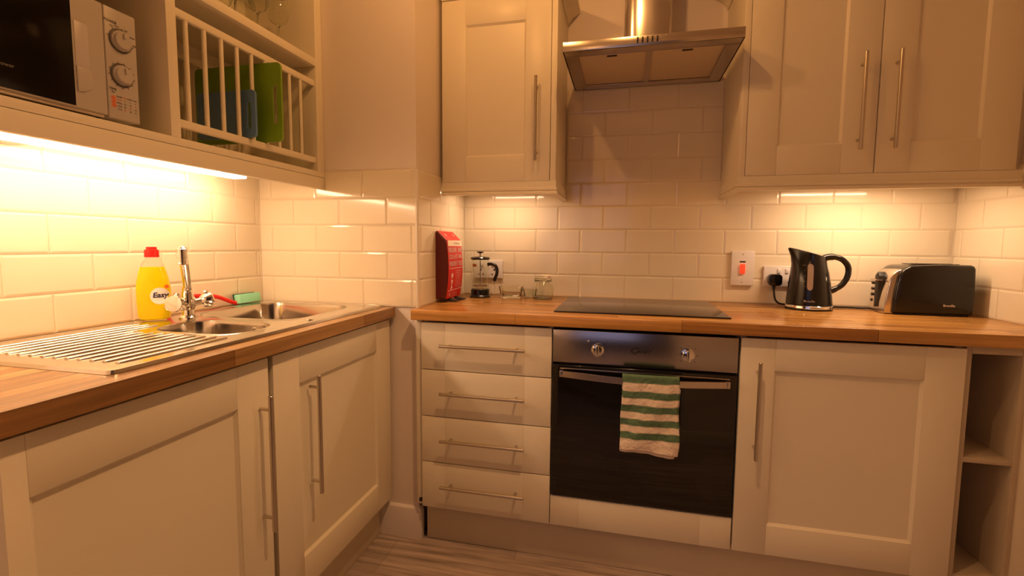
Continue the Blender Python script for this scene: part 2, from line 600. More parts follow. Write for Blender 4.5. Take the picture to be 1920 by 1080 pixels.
# drawer cabinet
c = thing('drawer_cabinet', 'cream base cabinet with four drawers, left of the oven', 'cabinet', (-0.25, -0.3, 0))
mb = MB()
mb.box(-0.489, -0.471, YF + 0.022, -0.012, ZB, 0.871).box(-0.02, -0.002, YF + 0.022, -0.012, ZB, 0.871).box(-0.471, -0.02, YF + 0.022, -0.012, ZB, ZB + 0.018).box(-0.471, -0.02, -0.03, -0.012, ZB + 0.018, 0.871)
mb.build('carcass', CARC, c)
mb = MB()
mb.box(-0.5225, -0.493, YF + 0.012, YF + 0.04, ZB - 0.004, 0.871, 0.010, 4)
mb.build('filler_strip', DOOR, c)
zs = [ZT, 0.6845, 0.507, 0.3305, ZB]
for k in range(4):
    z1, z0 = zs[k], zs[k + 1] + (0.0035 if k < 3 else 0)
    mb = MB()
    for xa, xb in ((-0.4906, -0.3985), (-0.3985, -0.0995), (-0.0995, -0.0035)):
        mb.box(xa, xb, YF, YF + 0.02, z0, z1, 0.0010, 2)
    dr = mb.build('drawer', DOOR, c)
    zh = (0.783, 0.606, 0.429, 0.252)[k]
    bar_handle(dr, (-0.409, YF, zh), (-0.092, YF, zh), (0, -1, 0))

# oven housing and oven
c = thing('oven_housing', 'cream cabinet around the built-in oven with a plain panel below', 'cabinet', (0.3, -0.3, 0))
mb = MB()
mb.box(-0.001, 0.0, YF + 0.03, -0.012, ZB, 0.871).box(0.5985, 0.6, YF + 0.03, -0.012, ZB, 0.871).box(0.0, 0.5985, YF + 0.03, -0.012, 0.245, 0.262)
mb.build('carcass', CARC, c)
mb = MB()
for xa, xb in ((-0.0005, 0.098), (0.098, 0.502), (0.502, 0.5985)):
    mb.box(xa, xb, YF, YF + 0.02, ZB, 0.262, 0.0010, 2)
mb.build('filler_panel', DOOR, c)

ov = thing('oven', 'built-in oven with steel control panel and black glass door', 'oven', (0.298, -0.3, 0.265))
OY = YF + 0.002
MB().box(0.008, 0.589, OY + 0.02, -0.06, 0.268, 0.86).build('body', BLACKMT, ov)
pn = MB().box(0.001, 0.596, OY - 0.002, OY + 0.022, 0.7465, 0.8600, 0.0015, 2).build('control_panel', OVENST, ov)
dr = MB().box(0.001, 0.596, OY - 0.006, OY + 0.018, 0.2665, 0.7385, 0.003, 3).build('door', BLACKGL, ov, label='black glass oven door')
for kx in (0.154, 0.444):
    mb = MB()
    mb.tube([(kx, OY - 0.002, 0.797), (kx, OY - 0.006, 0.797), (kx, OY - 0.007, 0.797), (kx, OY - 0.016, 0.797), (kx, OY - 0.0165, 0.797)], [0.0215, 0.021, 0.0175, 0.0165, 0.0155], 32)
    mb.box(kx - 0.0055, kx + 0.0055, OY - 0.030, OY - 0.014, 0.777, 0.817, 0.003, 3)
    mb.box(kx - 0.001, kx + 0.001, OY - 0.0305, OY - 0.028, 0.804, 0.815)
    mb.build('knob', CHROME, pn, label='chrome oven knob')
    mk = MB()
    for a in range(0, 360, 45):
        if a == 270:
            continue
        ra = math.radians(a)
        mk.box(kx + 0.030 * math.cos(ra) - 0.0012, kx + 0.030 * math.cos(ra) + 0.0012, OY - 0.0026, OY - 0.002, 0.797 + 0.030 * math.sin(ra) - 0.0012, 0.797 + 0.030 * math.sin(ra) + 0.0012)
    mk.build('dial_marks', BLACKMT, pn)
MB().cyl((0.122, OY - 0.0035, 0.826), (0.122, OY - 0.001, 0.826), 0.0025).build('indicator_light', WHITEPR, pn)
text('lettering', 'C', 0.030, (0.272, OY - 0.0025, 0.800), (1, 0, 0), (0, 0, 1), BLACKMT, pn, bold=0.0006, sx=1.25, shear=0.3)
text('lettering', 'ANDY', 0.015, (0.305, OY - 0.0025, 0.7985), (1, 0, 0), (0, 0, 1), BLACKMT, pn, bold=0.0004, sx=1.1, shear=0.2)
# bowed flat handle
mb = MB()
n = 24
x0, x1 = 0.028, 0.572
rings = []
for i in range(n + 1):
    t = i / n
    x = x0 + (x1 - x0) * t
    bow = 0.018 + 0.030 * math.sin(PI * t)
    ya = OY - 0.006 - bow
    dz = -0.004 * math.sin(PI * t)
    rings.append([(x, ya, 0.7215 + dz), (x, ya, 0.7010 + dz), (x, ya + 0.004, 0.7000 + dz), (x, ya + 0.004, 0.7225 + dz)])
mb.loft(rings)
mb.box(x0, x0 + 0.012, OY - 0.026, OY - 0.005, 0.700, 0.7225, 0.001).box(x1 - 0.012, x1, OY - 0.026, OY - 0.005, 0.700, 0.7225, 0.001)
mb.box(x0, x1, OY - 0.014, OY - 0.006, 0.7255, 0.7295, 0.001)
mb.build('handle', STEEL, dr, label='bowed flat steel oven handle')

# tea towel over the oven handle
def towel():
    NX, NS = 36, 90
    xa, xb = 0.238, 0.416
    bm = bmesh.new()
    def P(u, s):
        # s: metres down the cloth; back leg 0..0.12, over 0.12..0.16, front leg onwards
        t = 0.5
        x = xa + (xb - xa) * u
        bow = 0.018 + 0.030 * math.sin(PI * (x - x0) / (x1 - x0))
        yh = OY - 0.006 - bow
        top = 0.7275
        if s < 0.12:
            y, z = yh + 0.0095, top - (0.12 - s)
        elif s < 0.145:
            a = (s - 0.12) / 0.025 * PI
            y, z = yh + 0.0025 + 0.0072 * math.cos(a), top + 0.0055 * math.sin(a)
        else:
            d = s - 0.145
            y, z = yh - 0.0050, top - d
            y += -0.0035 * math.sin(9 * u + d * 26) * min(1, d * 7) - 0.006 * min(1, d * 5)
            y += 0.0016 * math.sin(23 * u - d * 45 + 1) * min(1, d * 9)
            z += 0.003 * math.sin(5 * u) * min(1, d * 4) - 0.004 * u * min(1, d * 5)
            x += 0.002 * math.sin(d * 40) + (0.5 - u) * 0.010 * min(1, d * 4) * math.sin(d * 20 + 1)
        return (x, y, z)
    L = 0.145 + 0.245
    V = [[bm.verts.new(P(i / NX, L * j / NS)) for i in range(NX + 1)] for j in range(NS + 1)]
    for j in range(NS):
        for i in range(NX):
            bm.faces.new((V[j][i], V[j][i + 1], V[j + 1][i + 1], V[j + 1][i]))
    # folded second layer showing at the hem
    L0, L1 = 0.145 + 0.03, 0.145 + 0.252
    def Q(u, s):
        x, y, z = P(u, s)
        return (x + (0.003 if u > 0.5 else 0.001) - 0.012 * u * u * (s > 0.3), y + 0.0045, z - 0.003 * u)
    V2 = [[bm.verts.new(Q(i / NX, L0 + (L1 - L0) * j / 50)) for i in range(NX + 1)] for j in range(51)]
    for j in range(50):
        for i in range(NX):
            bm.faces.new((V2[j][i], V2[j][i + 1], V2[j + 1][i + 1], V2[j + 1][i]))
    me = bpy.data.meshes.new('tea_towel')
    bm.to_mesh(me)
    bm.free()
    for p in me.polygons:
        p.use_smooth = True
    m = bpy.data.materials.new('striped_cotton')
    m.use_nodes = True
    nt = m.node_tree
    b = nt.nodes['Principled BSDF']
    b.inputs['Roughness'].default_value = 0.9
    tc = nt.nodes.new('ShaderNodeTexCoord')
    sp = nt.nodes.new('ShaderNodeSeparateXYZ')
    nz = nt.nodes.new('ShaderNodeTexNoise')
    nz.inputs['Scale'].default_value = 12
    nt.links.new(tc.outputs['Object'], nz.inputs['Vector'])
    nt.links.new(tc.outputs['Object'], sp.inputs[0])
    ad = nt.nodes.new('ShaderNodeMath')
    ad.operation = 'MULTIPLY_ADD'
    ad.inputs[1].default_value = 0.010
    nt.links.new(nz.outputs['Fac'], ad.inputs[0])
    nt.links.new(sp.outputs['Z'], ad.inputs[2])
    ra = nt.nodes.new('ShaderNodeMapRange')
    ra.inputs['From Min'].default_value = 0.478
    ra.inputs['From Max'].default_value = 0.738
    nt.links.new(ad.outputs[0], ra.inputs['Value'])
    cr = nt.nodes.new('ShaderNodeValToRGB')
    cr.color_ramp.interpolation = 'LINEAR'
    G, Wc = (0.10, 0.185, 0.11, 1), (0.80, 0.68, 0.58, 1)
    el = cr.color_ramp.elements
    stripes = [(0, Wc), (0.185, Wc), (0.20, G), (0.275, G), (0.29, Wc), (0.355, Wc), (0.37, G), (0.44, G), (0.455, Wc), (0.525, Wc), (0.54, G), (0.615, G), (0.63, Wc), (0.70, Wc), (0.715, G), (0.79, G), (0.805, Wc), (0.895, Wc), (0.91, G), (1, G)]
    el[0].position, el[0].color = stripes[0]
    el[1].position, el[1].color = stripes[-1]
    for p, c_ in stripes[1:-1]:
        e = el.new(p)
        e.color = c_
    nt.links.new(ra.outputs[0], cr.inputs[0])
    nt.links.new(cr.outputs[0], b.inputs['Base Color'])
    n2 = nt.nodes.new('ShaderNodeTexNoise')
    n2.inputs['Scale'].default_value = 45
    n2.inputs['Detail'].default_value = 5
    nt.links.new(tc.outputs['Object'], n2.inputs['Vector'])
    bp = nt.nodes.new('ShaderNodeBump')
    bp.inputs['Strength'].default_value = 0.9
    bp.inputs['Distance'].default_value = 0.008
    nt.links.new(n2.outputs['Fac'], bp.inputs['Height'])
    nt.links.new(bp.outputs[0], b.inputs['Normal'])
    me.materials.append(m)
    o = bpy.data.objects.new('tea_towel', me)
    C.objects.link(o)
    md = o.modifiers.new('thickness', 'SOLIDIFY')
    md.thickness = 0.0018
    md.offset = 0
    tag(o, 'green and white striped tea towel hanging over the oven handle', 'towel')
towel()

# right base cabinet
c = thing('base_cabinet', 'cream base cabinet with one panelled door, right of the oven', 'cabinet', (0.905, -0.3, 0))
mb = MB()
mb.box(0.604, 0.622, YF + 0.022, -0.012, ZB, 0.871).box(1.188, 1.2055, YF + 0.022, -0.012, ZB, 0.871).box(0.622, 1.188, YF + 0.022, -0.012, ZB, ZB + 0.018).box(0.622, 1.188, -0.03, -0.012, ZB + 0.018, 0.871)
mb.build('carcass', CARC, c)
d = shaker(c, facing_back(0.6035, ZB), 0.6015, ZT - ZB, st=0.100)
bar_handle(d, (0.654, YF, 0.478), (0.654, YF, 0.792), (0, -1, 0))

# open shelf unit
SHELFM = pmat('shaded_shelf_board', (0.52, 0.44, 0.33), 0.5, bump=0.03, bscale=60)  # carcass cream darkened, shade of the unlit interior put into the colour
c = thing('open_shelf_unit', 'narrow open cream shelf unit under the right end of the worktop', 'shelf unit', (1.29, -0.3, 0))
mb = MB()
ys = YF + 0.01
mb.box(1.2085, 1.2235, ys, -0.012, ZB, 0.871, 0.001).box(1.344, 1.36, ys, -0.012, ZB, 0.871, 0.001)
mb.box(1.2235, 1.344, ys, -0.012, 0.847, 0.871, 0.001).box(1.2235, 1.344, ys, -0.012, ZB, ZB + 0.016, 0.001)
mb.box(1.2235, 1.344, -0.024, -0.012, ZB + 0.016, 0.847)
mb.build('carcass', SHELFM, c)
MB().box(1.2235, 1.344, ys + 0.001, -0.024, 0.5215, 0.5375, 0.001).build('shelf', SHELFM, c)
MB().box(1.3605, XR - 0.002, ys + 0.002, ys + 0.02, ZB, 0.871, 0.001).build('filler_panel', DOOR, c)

# back plinth
tag(MB().box(-0.4906, XR - 0.002, -0.535, -0.517, 0.001, ZB - 0.003, 0.001).build('plinth', pmat('plinth_back', (0.66, 0.58, 0.44), 0.4, bump=0.02)), 'cream plinth board under the oven run', 'plinth')
tag(MB().box(-0.507, -0.497, YF + 0.006, YF + 0.013, 0.166, 0.180, 0.001).build('rubber_stop', BLACKMT), 'small dark rubber stop at the foot of the drawer cabinet', 'door stop')

# sink run cabinets (faces to +x)
XD = -0.633
def left_cab(y0, y1, label, hy):
    c = thing('sink_cabinet', label, 'cabinet', (-0.9, (y0 + y1) / 2, 0))
    mb = MB()
    xb, xf_ = XW + 0.012, XD - 0.022
    mb.box(xb, xf_, y0, y0 + 0.018, ZB, 0.871).box(xb, xf_, y1 - 0.018, y1, ZB, 0.871).box(xb, xf_, y0 + 0.018, y1 - 0.018, ZB, ZB + 0.018)
    mb.build('carcass', CARC, c)
    d = shaker(c, facing_left(y0, ZB, XD), y1 - y0, ZT - ZB, st=0.100)
    bar_handle(d, (XD, hy, 0.428), (XD, hy, 0.776), (1, 0, 0))
left_cab(-1.1745, -0.552, 'cream sink cabinet with its handle at the left, beside the tiled corner', -1.033)
left_cab(-1.793, -1.192, 'cream sink cabinet with its handle at the right, under the draining board', -1.177 - 0.047)
tag(MB().box(-0.70, -0.682, -1.793, YP - 0.018, 0.001, ZB - 0.003, 0.001).build('plinth', pmat('plinth_left', (0.66, 0.58, 0.44), 0.4, bump=0.02)), 'cream plinth board under the sink run', 'plinth')

# worktops
mb = MB().box(XP + 0.0005, XR - 0.002, -0.599, -0.009, 0.872, T, 0.003, 3)
tag(mb.build('worktop', WOODX), 'orange-brown wood block worktop carrying the hob, kettle and toaster', 'worktop')
XL = -0.6126
out = [(XW + 0.009, -1.798), (XL, -1.798), (XL, YP - 0.009), (XW + 0.009, YP - 0.009)]
mb = plate_with_holes(out, [rrect(-1.135, -0.705, -1.215, -0.585, 0.04)], T, 0.038)
tag(mb.build('worktop', WOODY, smooth=False), 'brown wood block worktop carrying the sink', 'worktop')

# ------------------------------------------------------------------ sink
sk = thing('sink', 'stainless steel one and a half bowl sink with grooved drainer', 'sink', (-0.9, -1.05, T))
SX0, SX1, SY0, SY1 = -1.165, -0.660, -1.548, -0.553
ZS = T + 0.006
big = rrect(-1.118, -0.742, -0.965, -0.612, 0.075, 8)
small = rrect(-1.005, -0.725, -1.205, -1.030, 0.070, 8)
mb = plate_with_holes(rrect(SX0 + 0.004, SX1 - 0.004, SY0 + 0.004, SY1 - 0.004, 0.012), [big, small], ZS, 0.0012)
# raised rim and drop to the worktop
def rim(mb, ins0, z0_, ins1, z1_, r0, r1):
    a = rrect(SX0 + ins0, SX1 - ins0, SY0 + ins0, SY1 - ins0, r0)
    b_ = rrect(SX0 + ins1, SX1 - ins1, SY0 + ins1, SY1 - ins1, r1)
    mb.loft([[(x, y, z0_) for x, y in a], [(x, y, z1_) for x, y in b_]], False, False)
rim(mb, 0, T + 0.0006, 0.003, ZS + 0.0015, 0.016, 0.014)
rim(mb, 0.003, ZS + 0.0015, 0.008, ZS + 0.0018, 0.014, 0.012)
rim(mb, 0.008, ZS + 0.0018, 0.013, ZS, 0.012, 0.010)
# inner raised bead around bowls and drainer
for pl, cx, cy, hx, hy in ((big, -0.93, -0.7885, 0.188, 0.1765), (small, -0.865, -1.1175, 0.14, 0.0875)):
    def sc_(k, z):
        return [(cx + (x - cx) * (1 + k / hx), cy + (y - cy) * (1 + k / hy), z) for x, y in pl]
    mb.loft([sc_(0.012, ZS), sc_(0.007, ZS + 0.0022), sc_(0.001, ZS + 0.001), sc_(0, ZS - 0.002)], False, False)
mb.build('drainer_plate', SINK, sk, ang=0.9)
mb = MB()
for k in range(13):
    x = -1.105 + k * (0.39 / 12)
    ya, yb = SY0 + 0.055 + 0.0 * k, (-1.235 if -1.03 < x < -0.70 else -1.14)
    pts = []
    NN = 10
    for j in range(NN + 1):
        t = j / NN
        pts.append((x, ya + (yb - ya) * t, ZS + 0.0002 + 0.0018 * min(1, 8 * t, 8 * (1 - t))))
    mb.tube(pts, 0.0062, 10, flat=1.0)
for v in mb.bm.verts:
    v.co.z = ZS + (v.co.z - ZS) * 0.45
mb.build('drainer_ribs', SINK, sk, ang=1.2)
def bowl(pl, cx, cy, depth, name):
    mb = MB()
    rings = []
    for k, z in ((1.0, 0), (0.985, -0.008), (0.955, -depth * 0.6), (0.93, -depth * 0.88), (0.87, -depth * 0.98), (0.3, -depth), (0.12, -depth - 0.002)):
        rings.append([(cx + (x - cx) * k, cy + (y - cy) * k, ZS - 0.001 + z) for x, y in pl])
    mb.loft(rings, False, True)
    o = mb.build(name, SINK, sk, ang=1.0)
    return o
bb = bowl(big, -0.93, -0.7885, 0.15, 'bowl')
sb = bowl(small, -0.865, -1.1175, 0.095, 'bowl')
# overflow of the small bowl, on its far wall
mb = MB()
oy = -1.043
mb.tube([(-0.80, oy, 0.893), (-0.80, oy - 0.003, 0.893), (-0.80, oy - 0.0035, 0.893)], [0.014, 0.0135, 0.011], 24)
ofl = mb.build('overflow', CHROME, sb)
mb = MB()
for dx, dz in ((0, 0), (0.006, 0), (-0.006, 0), (0, 0.006), (0, -0.006)):
    mb.cyl((-0.80 + dx, oy - 0.0042, 0.893 + dz), (-0.80 + dx, oy - 0.003, 0.893 + dz), 0.0022, n=10)
mb.build('overflow_slots', BLACKMT, sb)
MB().lathe([(0.010, ZS), (0.0105, ZS + 0.002), (0.008, ZS + 0.0035), (0.001, ZS + 0.004)], -0.698, -0.935, 24).build('hole_cover', CHROME, sk)

# tap
tp = thing('mixer_tap', 'chrome swivel mixer tap with two round handles behind the small bowl', 'tap', (-1.078, -1.01, ZS))
TX, TY = -1.078, -1.004
mb = MB()
mb.lathe([(0.026, ZS), (0.026, ZS + 0.004), (0.018, ZS + 0.010), (0.0165, ZS + 0.026), (0.021, ZS + 0.034), (0.021, ZS + 0.060), (0.0175, ZS + 0.066), (0.0175, ZS + 0.078), (0.0135, ZS + 0.084)], TX, TY, 32)
mb.build('body', CHROME, tp)
mb = MB()
pts = smoothpts([(TX, TY, ZS + 0.075), (TX + 0.004, TY - 0.004, ZS + 0.100), (TX + 0.045, TY - 0.044, ZS + 0.152), (TX + 0.092, TY - 0.092, ZS + 0.202), (TX + 0.108, TY - 0.108, ZS + 0.213), (TX + 0.120, TY - 0.120, ZS + 0.208)], 6)
mb.tube(pts, [0.0145] * 6 + [0.0120] * (len(pts) - 6), 20)
sp_ = mb.build('spout', CHROME, tp)
mb = MB()
ex, ey, ez = TX + 0.121, TY - 0.121, ZS + 0.211
mb.lathe([(0.010, ez + 0.006), (0.0135, ez + 0.004), (0.0135, ez - 0.020), (0.0125, ez - 0.021), (0.0125, ez - 0.034), (0.0135, ez - 0.035), (0.0135, ez - 0.039), (0.010, ez - 0.040)][::-1], ex, ey, 28)
mb.build('aerator', CHROME, sp_)
for s in (-1, 1):
    base = Vector((TX + 0.004, TY + s * 0.014, ZS + 0.045))
    dr_ = Vector((0.30, s * 1.0, 0.14)).normalized()
    mb = MB()
    mb.tube([base, base + dr_ * 0.022, base + dr_ * 0.026, base + dr_ * 0.034, base + dr_ * 0.050, base + dr_ * 0.054, base + dr_ * 0.0545], [0.011, 0.011, 0.015, 0.0215, 0.0255, 0.0235, 0.0165], 28)
    a1 = dr_.cross(Vector((0, 0, 1))).normalized()
    a2 = dr_.cross(a1)
    for k in range(3):
        an = k * 2 * PI / 3 + 0.5
        e = a1 * math.cos(an) + a2 * math.sin(an)
        q = base + dr_ * 0.043
        mb.tube([q + e * 0.012, q + e * 0.027, q + e * 0.031], [0.0105, 0.009, 0.005], 14)
    mb.build('tap_handle', CHROME, tp)

# washing-up liquid
bt = thing('washing_up_liquid_bottle', 'yellow washing-up liquid bottle with a red cap on the sink edge', 'bottle', (-1.131, -1.067, ZS))
def bring(hw, hd, z, n=36):
    # flattened bottle section, wide side faces the camera
    ang = math.radians(-46)
    out_ = []
    hw, hd = hw * 1.02, hd * 1.0
    for k in range(n):
        a = 2 * PI * k / n
        ca, sa = math.cos(a), math.sin(a)
        x = hw * math.copysign(abs(ca) ** 0.8, ca)
        y = hd * math.copysign(abs(sa) ** 0.8, sa)
        out_.append((-1.131 + x * math.cos(ang + PI / 2) - y * math.sin(ang + PI / 2), -1.067 + x * math.sin(ang + PI / 2) + y * math.cos(ang + PI / 2), z))
    return out_
z = ZS + 0.0028
prof = [(0.030, 0.018, 0), (0.037, 0.023, 0.004), (0.040, 0.025, 0.015), (0.0415, 0.026, 0.05), (0.042, 0.026, 0.085), (0.040, 0.025, 0.110), (0.035, 0.0225, 0.135), (0.029, 0.020, 0.158)]
mb = MB().loft([bring(a, b_, z + h) for a, b_, h in prof])
lq = mb.build('bottle_body', LIQUID, bt, label='yellow liquid filling the bottle')
mb = MB().loft([bring(a, b_, z + h) for a, b_, h in [(0.029, 0.020, 0.1585), (0.023, 0.017, 0.172), (0.015, 0.0145, 0.184), (0.0135, 0.0135, 0.190)]])
mb.build('neck', CLEARPL, bt)
mb = MB().loft([bring(a, b_, z + h) for a, b_, h in [(0.0175, 0.0165, 0.186), (0.018, 0.017, 0.188), (0.0175, 0.0165, 0.208), (0.013, 0.012, 0.209), (0.013, 0.012, 0.2155), (0.011, 0.010, 0.217)]])
mb.build('cap', REDP, bt, label='red flip cap')
# round label on the camera side, right half
an = math.radians(-46) + PI / 2
wx = Vector((math.cos(an), math.sin(an), 0))            # along bottle width
wn_ = Vector((math.sin(an), -math.cos(an), 0))          # normal toward the camera
if wn_.dot(Vector(CAM) - Vector((-1.1, -1.09, 1.0))) < 0:
    wn_ = -wn_
rt_ = Vector((0, 0, 1)).cross(wn_)                      # reading direction
cen = Vector((-1.131, -1.067, z + 0.072)) + rt_ * 0.017
mb = MB()
bmv = []
for k in range(40):
    a = 2 * PI * k / 40
    bmv.append((math.cos(a), math.sin(a)))
rings = []
for rr in (0.0001, 0.008, 0.016, 0.0235):
    ring = []
    for ca, sa in bmv:
        du = rr * ca
        uu = 0.017 + du
        dep = 0.026 * max(0.05, 1 - (abs(uu) / 0.0425) ** 2.5) ** 0.4 + 0.0008
        p = Vector((-1.131, -1.067, z + 0.072)) + rt_ * uu + Vector((0, 0, rr * sa * 1.05)) + wn_ * dep
        ring.append(p)
    rings.append(ring)
mb.loft(rings, True, False)
lb = mb.build('label_sticker', WHITEPR, bt, label='round white label sticker')
def on_bottle(u, h, e=0.0014):
    dep = 0.026 * max(0.05, 1 - (abs(u) / 0.0425) ** 2.5) ** 0.4 + e
    return Vector((-1.131, -1.067, z + h)) + rt_ * u + wn_ * dep
def wrap(ob):
    for v in ob.data.vertices:
        d_ = v.co - Vector((-1.131, -1.067, z))
        u = d_.dot(rt_)
        ex_ = d_.dot(wn_)
        v.co = on_bottle(u, d_.z, 0.0012 + ex_ * 0.0)
tx = text('lettering', 'Easy', 0.021, Vector((-1.131, -1.067, z + 0.074)) + rt_ * 0.018, rt_, (0, 0, 1), NAVY, lb, bold=0.0006, shear=0.15)
wrap(tx)
mb = MB()
mb.loft([[on_bottle(0.034 + r_ * math.cos(2 * PI * k / 24), 0.099 + r_ * math.sin(2 * PI * k / 24), 0.0014) for k in range(24)] for r_ in (0.0001, 0.0055)], True, False)
mb.build('offer_spot', pmat('orange_spot', (0.9, 0.20, 0.02), 0.5, bump=0.02), lb)

# red brush handle behind the tap and the sponge
mb = MB()
pts = smoothpts([(-1.178, -0.985, ZS + 0.010), (-1.186, -0.945, ZS + 0.045), (-1.188, -0.87, ZS + 0.050), (-1.188, -0.79, ZS + 0.040), (-1.184, -0.725, ZS + 0.014), (-1.180, -0.70, ZS + 0.006)], 5)
mb.tube(pts, 0.0048, 14, flat=1.5)
tag(mb.build('brush_handle', REDP), 'curved red plastic brush handle lying behind the tap', 'brush')
sg = thing('sponge', 'turquoise sponge scourer propped on the sink in the tiled corner', 'sponge', (-1.15, -0.65, ZS))
R = Matrix.Translation((-1.176, -0.655, ZS + 0.0215)) @ Matrix.Rotation(math.radians(-8), 4, 'Y')
MB().box(-0.012, 0.014, -0.052, 0.052, -0.018, 0.017, 0.003, 2).xf(R).build('sponge_pad', SPONGE, sg)
MB().box(-0.0185, -0.0122, -0.052, 0.052, -0.018, 0.0195, 0.001, 1).xf(R).build('scouring_layer', SCOUR, sg, label='dark green scouring layer')

# ------------------------------------------------------------------ hob
hb = thing('hob', 'flat dark glass electric hob set into the worktop', 'hob', (0.29, -0.27, T))
MB().box(-0.008, 0.585, -0.512, -0.03, T + 0.0005, T + 0.006, 0.002, 2).build('glass_plate', HOBGL, hb)

# ------------------------------------------------------------------ extractor hood
hd = thing('cooker_hood', 'brushed steel chimney cooker hood above the hob', 'extractor hood', (0.3, -0.2, 1.834))
HZ = 1.834
HF = -0.448
mb = MB()
x0h, x1h = 0.0, 0.6
# rim of the canopy: four underside rails, front lip, sides
mb.box(x0h, x1h, HF, HF + 0.055, HZ, HZ + 0.004, 0.0005)
mb.box(x0h, x1h, -0.06, -0.012, HZ, HZ + 0.004, 0.0005)
mb.box(x0h, x0h + 0.05, HF + 0.055, -0.06, HZ, HZ + 0.004)
mb.box(x1h - 0.05, x1h, HF + 0.055, -0.06, HZ, HZ + 0.004)
mb.box(0.290, 0.310, HF + 0.055, -0.06, HZ + 0.001, HZ + 0.005)
mb.box(x0h, x1h, HF - 0.002, HF + 0.006, HZ, HZ + 0.034, 0.002)
mb.box(x0h, x0h + 0.004, HF, -0.012, HZ, HZ + 0.034)
mb.box(x1h - 0.004, x1h, HF, -0.012, HZ, HZ + 0.034)
# sloped top up to the chimney
lo = [(x0h, HF, HZ + 0.034), (x1h, HF, HZ + 0.034), (x1h, -0.012, HZ + 0.034), (x0h, -0.012, HZ + 0.034)]
hi = [(0.20, -0.28, HZ + 0.060), (0.395, -0.28, HZ + 0.060), (0.395, -0.012, HZ + 0.060), (0.20, -0.012, HZ + 0.060)]
mb.loft([lo, hi], False, True)
mb.build('canopy', STEEL, hd, ang=0.4)
for a, b_ in ((0.05, 0.29), (0.31, 0.55)):
    f = MB().box(a, b_, HF + 0.055, -0.06, HZ + 0.006, HZ + 0.012).build('grease_filter', FILTER, hd)
    mx = (a + b_) / 2
    MB().box(mx - 0.035, mx + 0.035, HF + 0.062, HF + 0.095, HZ + 0.003, HZ + 0.0065, 0.001).box(mx - 0.018, mx + 0.018, HF + 0.070, HF + 0.082, HZ + 0.001, HZ + 0.004, 0.001, mi=1).build('latch', [FILTER, BLACKMT], f)
for k in range(5):
    x = 0.258 + k * 0.0163
    MB().box(x - 0.0028, x + 0.0028, HF - 0.006, HF - 0.001, HZ + 0.010, HZ + 0.028, 0.0008).build('button', BLACKMT, hd)
# chimney with softly bowed front
pl = []
for k in range(17):
    t = -1 + 2 * k / 16
    pl.append((0.2975 + 0.0875 * t, -0.235 - 0.035 * math.sqrt(max(0, 1 - abs(t) ** 3.2))))
pl += [(0.385, -0.012), (0.21, -0.012)]
mb = MB()
mb.prism(pl, 'z', HZ + 0.050, HC - 0.002)
mb.build('chimney', STEELV, hd, ang=0.5)

# ------------------------------------------------------------------ wall cabinets
WZ0, WZ1, WY = 1.4031, 2.118, -0.320
PEL = [(0.0, 0.0), (0.0, -0.046), (0.004, -0.052), (-0.004, -0.052), (-0.018, -0.050), (-0.018, 0.0)]
def pelmet_prof(z):
    return [(-0.018, z - 0.001), (0.002, z - 0.001), (0.002, z - 0.026), (0.007, z - 0.029), (0.007, z - 0.037), (0.003, z - 0.040), (0.009, z - 0.046), (0.009, z - 0.053), (-0.018, z - 0.053)]
def cornice_prof(z):
    return [(-0.018, z), (0.004, z), (0.008, z + 0.010), (0.022, z + 0.028), (0.040, z + 0.040), (0.052, z + 0.046), (0.052, z + 0.062), (-0.018, z + 0.062)]

c = thing('wall_cabinet', 'cream single door wall cabinet left of the cooker hood', 'cabinet', (-0.28, -0.15, 1.40))
mb = MB()
mb.box(-0.507, -0.060, WY + 0.022, -0.002, WZ0 + 0.001, WZ1, 0.0005)
mb.build('carcass', CARC, c)
MB().box(-0.0585, -0.0365, WY - 0.001, -0.002, WZ0 - 0.001, WZ1 + 0.001, 0.001).build('end_panel', DOOR, c)
d = shaker(c, facing_back(-0.507, WZ0, WY), 0.446, WZ1 - WZ0, st=0.100)
bar_handle(d, (-0.114, WY, 1.476), (-0.114, WY, 1.795), (0, -1, 0))
mb = MB()
sweep(mb, [(-0.507, WY), (-0.0365, WY), (-0.0365, -0.010)], pelmet_prof(WZ0))
mb.build('pelmet', DOOR, c)
mb = MB()
sweep(mb, [(-0.507, WY), (-0.0365, WY), (-0.0365, -0.003)], cornice_prof(WZ1 + 0.002))
mb.build('cornice', DOOR, c)
MB().box(-0.43, -0.15, -0.185, -0.155, 1.389, 1.4035, 0.002).build('light_fitting', WHITEPL, c)

c = thing('wall_cabinet', 'cream double door wall cabinet above the kettle and toaster', 'cabinet', (1.05, -0.15, 1.40))
mb = MB()
mb.box(0.646, 1.446, WY + 0.022, -0.002, WZ0 + 0.001, WZ1, 0.0005)
mb.build('carcass', CARC, c)
MB().box(0.6225, 0.6445, WY - 0.001, -0.002, WZ0 - 0.001, WZ1 + 0.001, 0.001).build('end_panel', DOOR, c)
d = shaker(c, facing_back(0.6462, WZ0, WY), 0.4005, WZ1 - WZ0, st=0.100)
bar_handle(d, (0.992, WY, 1.478), (0.992, WY, 1.795), (0, -1, 0))
d = shaker(c, facing_back(1.0497, WZ0, WY), 0.396, WZ1 - WZ0, st=0.100)
bar_handle(d, (1.093, WY, 1.478), (1.093, WY, 1.795), (0, -1, 0))
mb = MB()
sweep(mb, [(0.6225, -0.010), (0.6225, WY), (1.462, WY)], pelmet_prof(WZ0))
mb.build('pelmet', DOOR, c)
mb = MB()
sweep(mb, [(0.6225, -0.003), (0.6225, WY), (1.462, WY)], cornice_prof(WZ1 + 0.002))
mb.build('cornice', DOOR, c)
MB().box(1.4465, XR - 0.0005, WY + 0.03, WY + 0.048, WZ0 + 0.001, WZ1).build('scribe_strip', CARC, c)
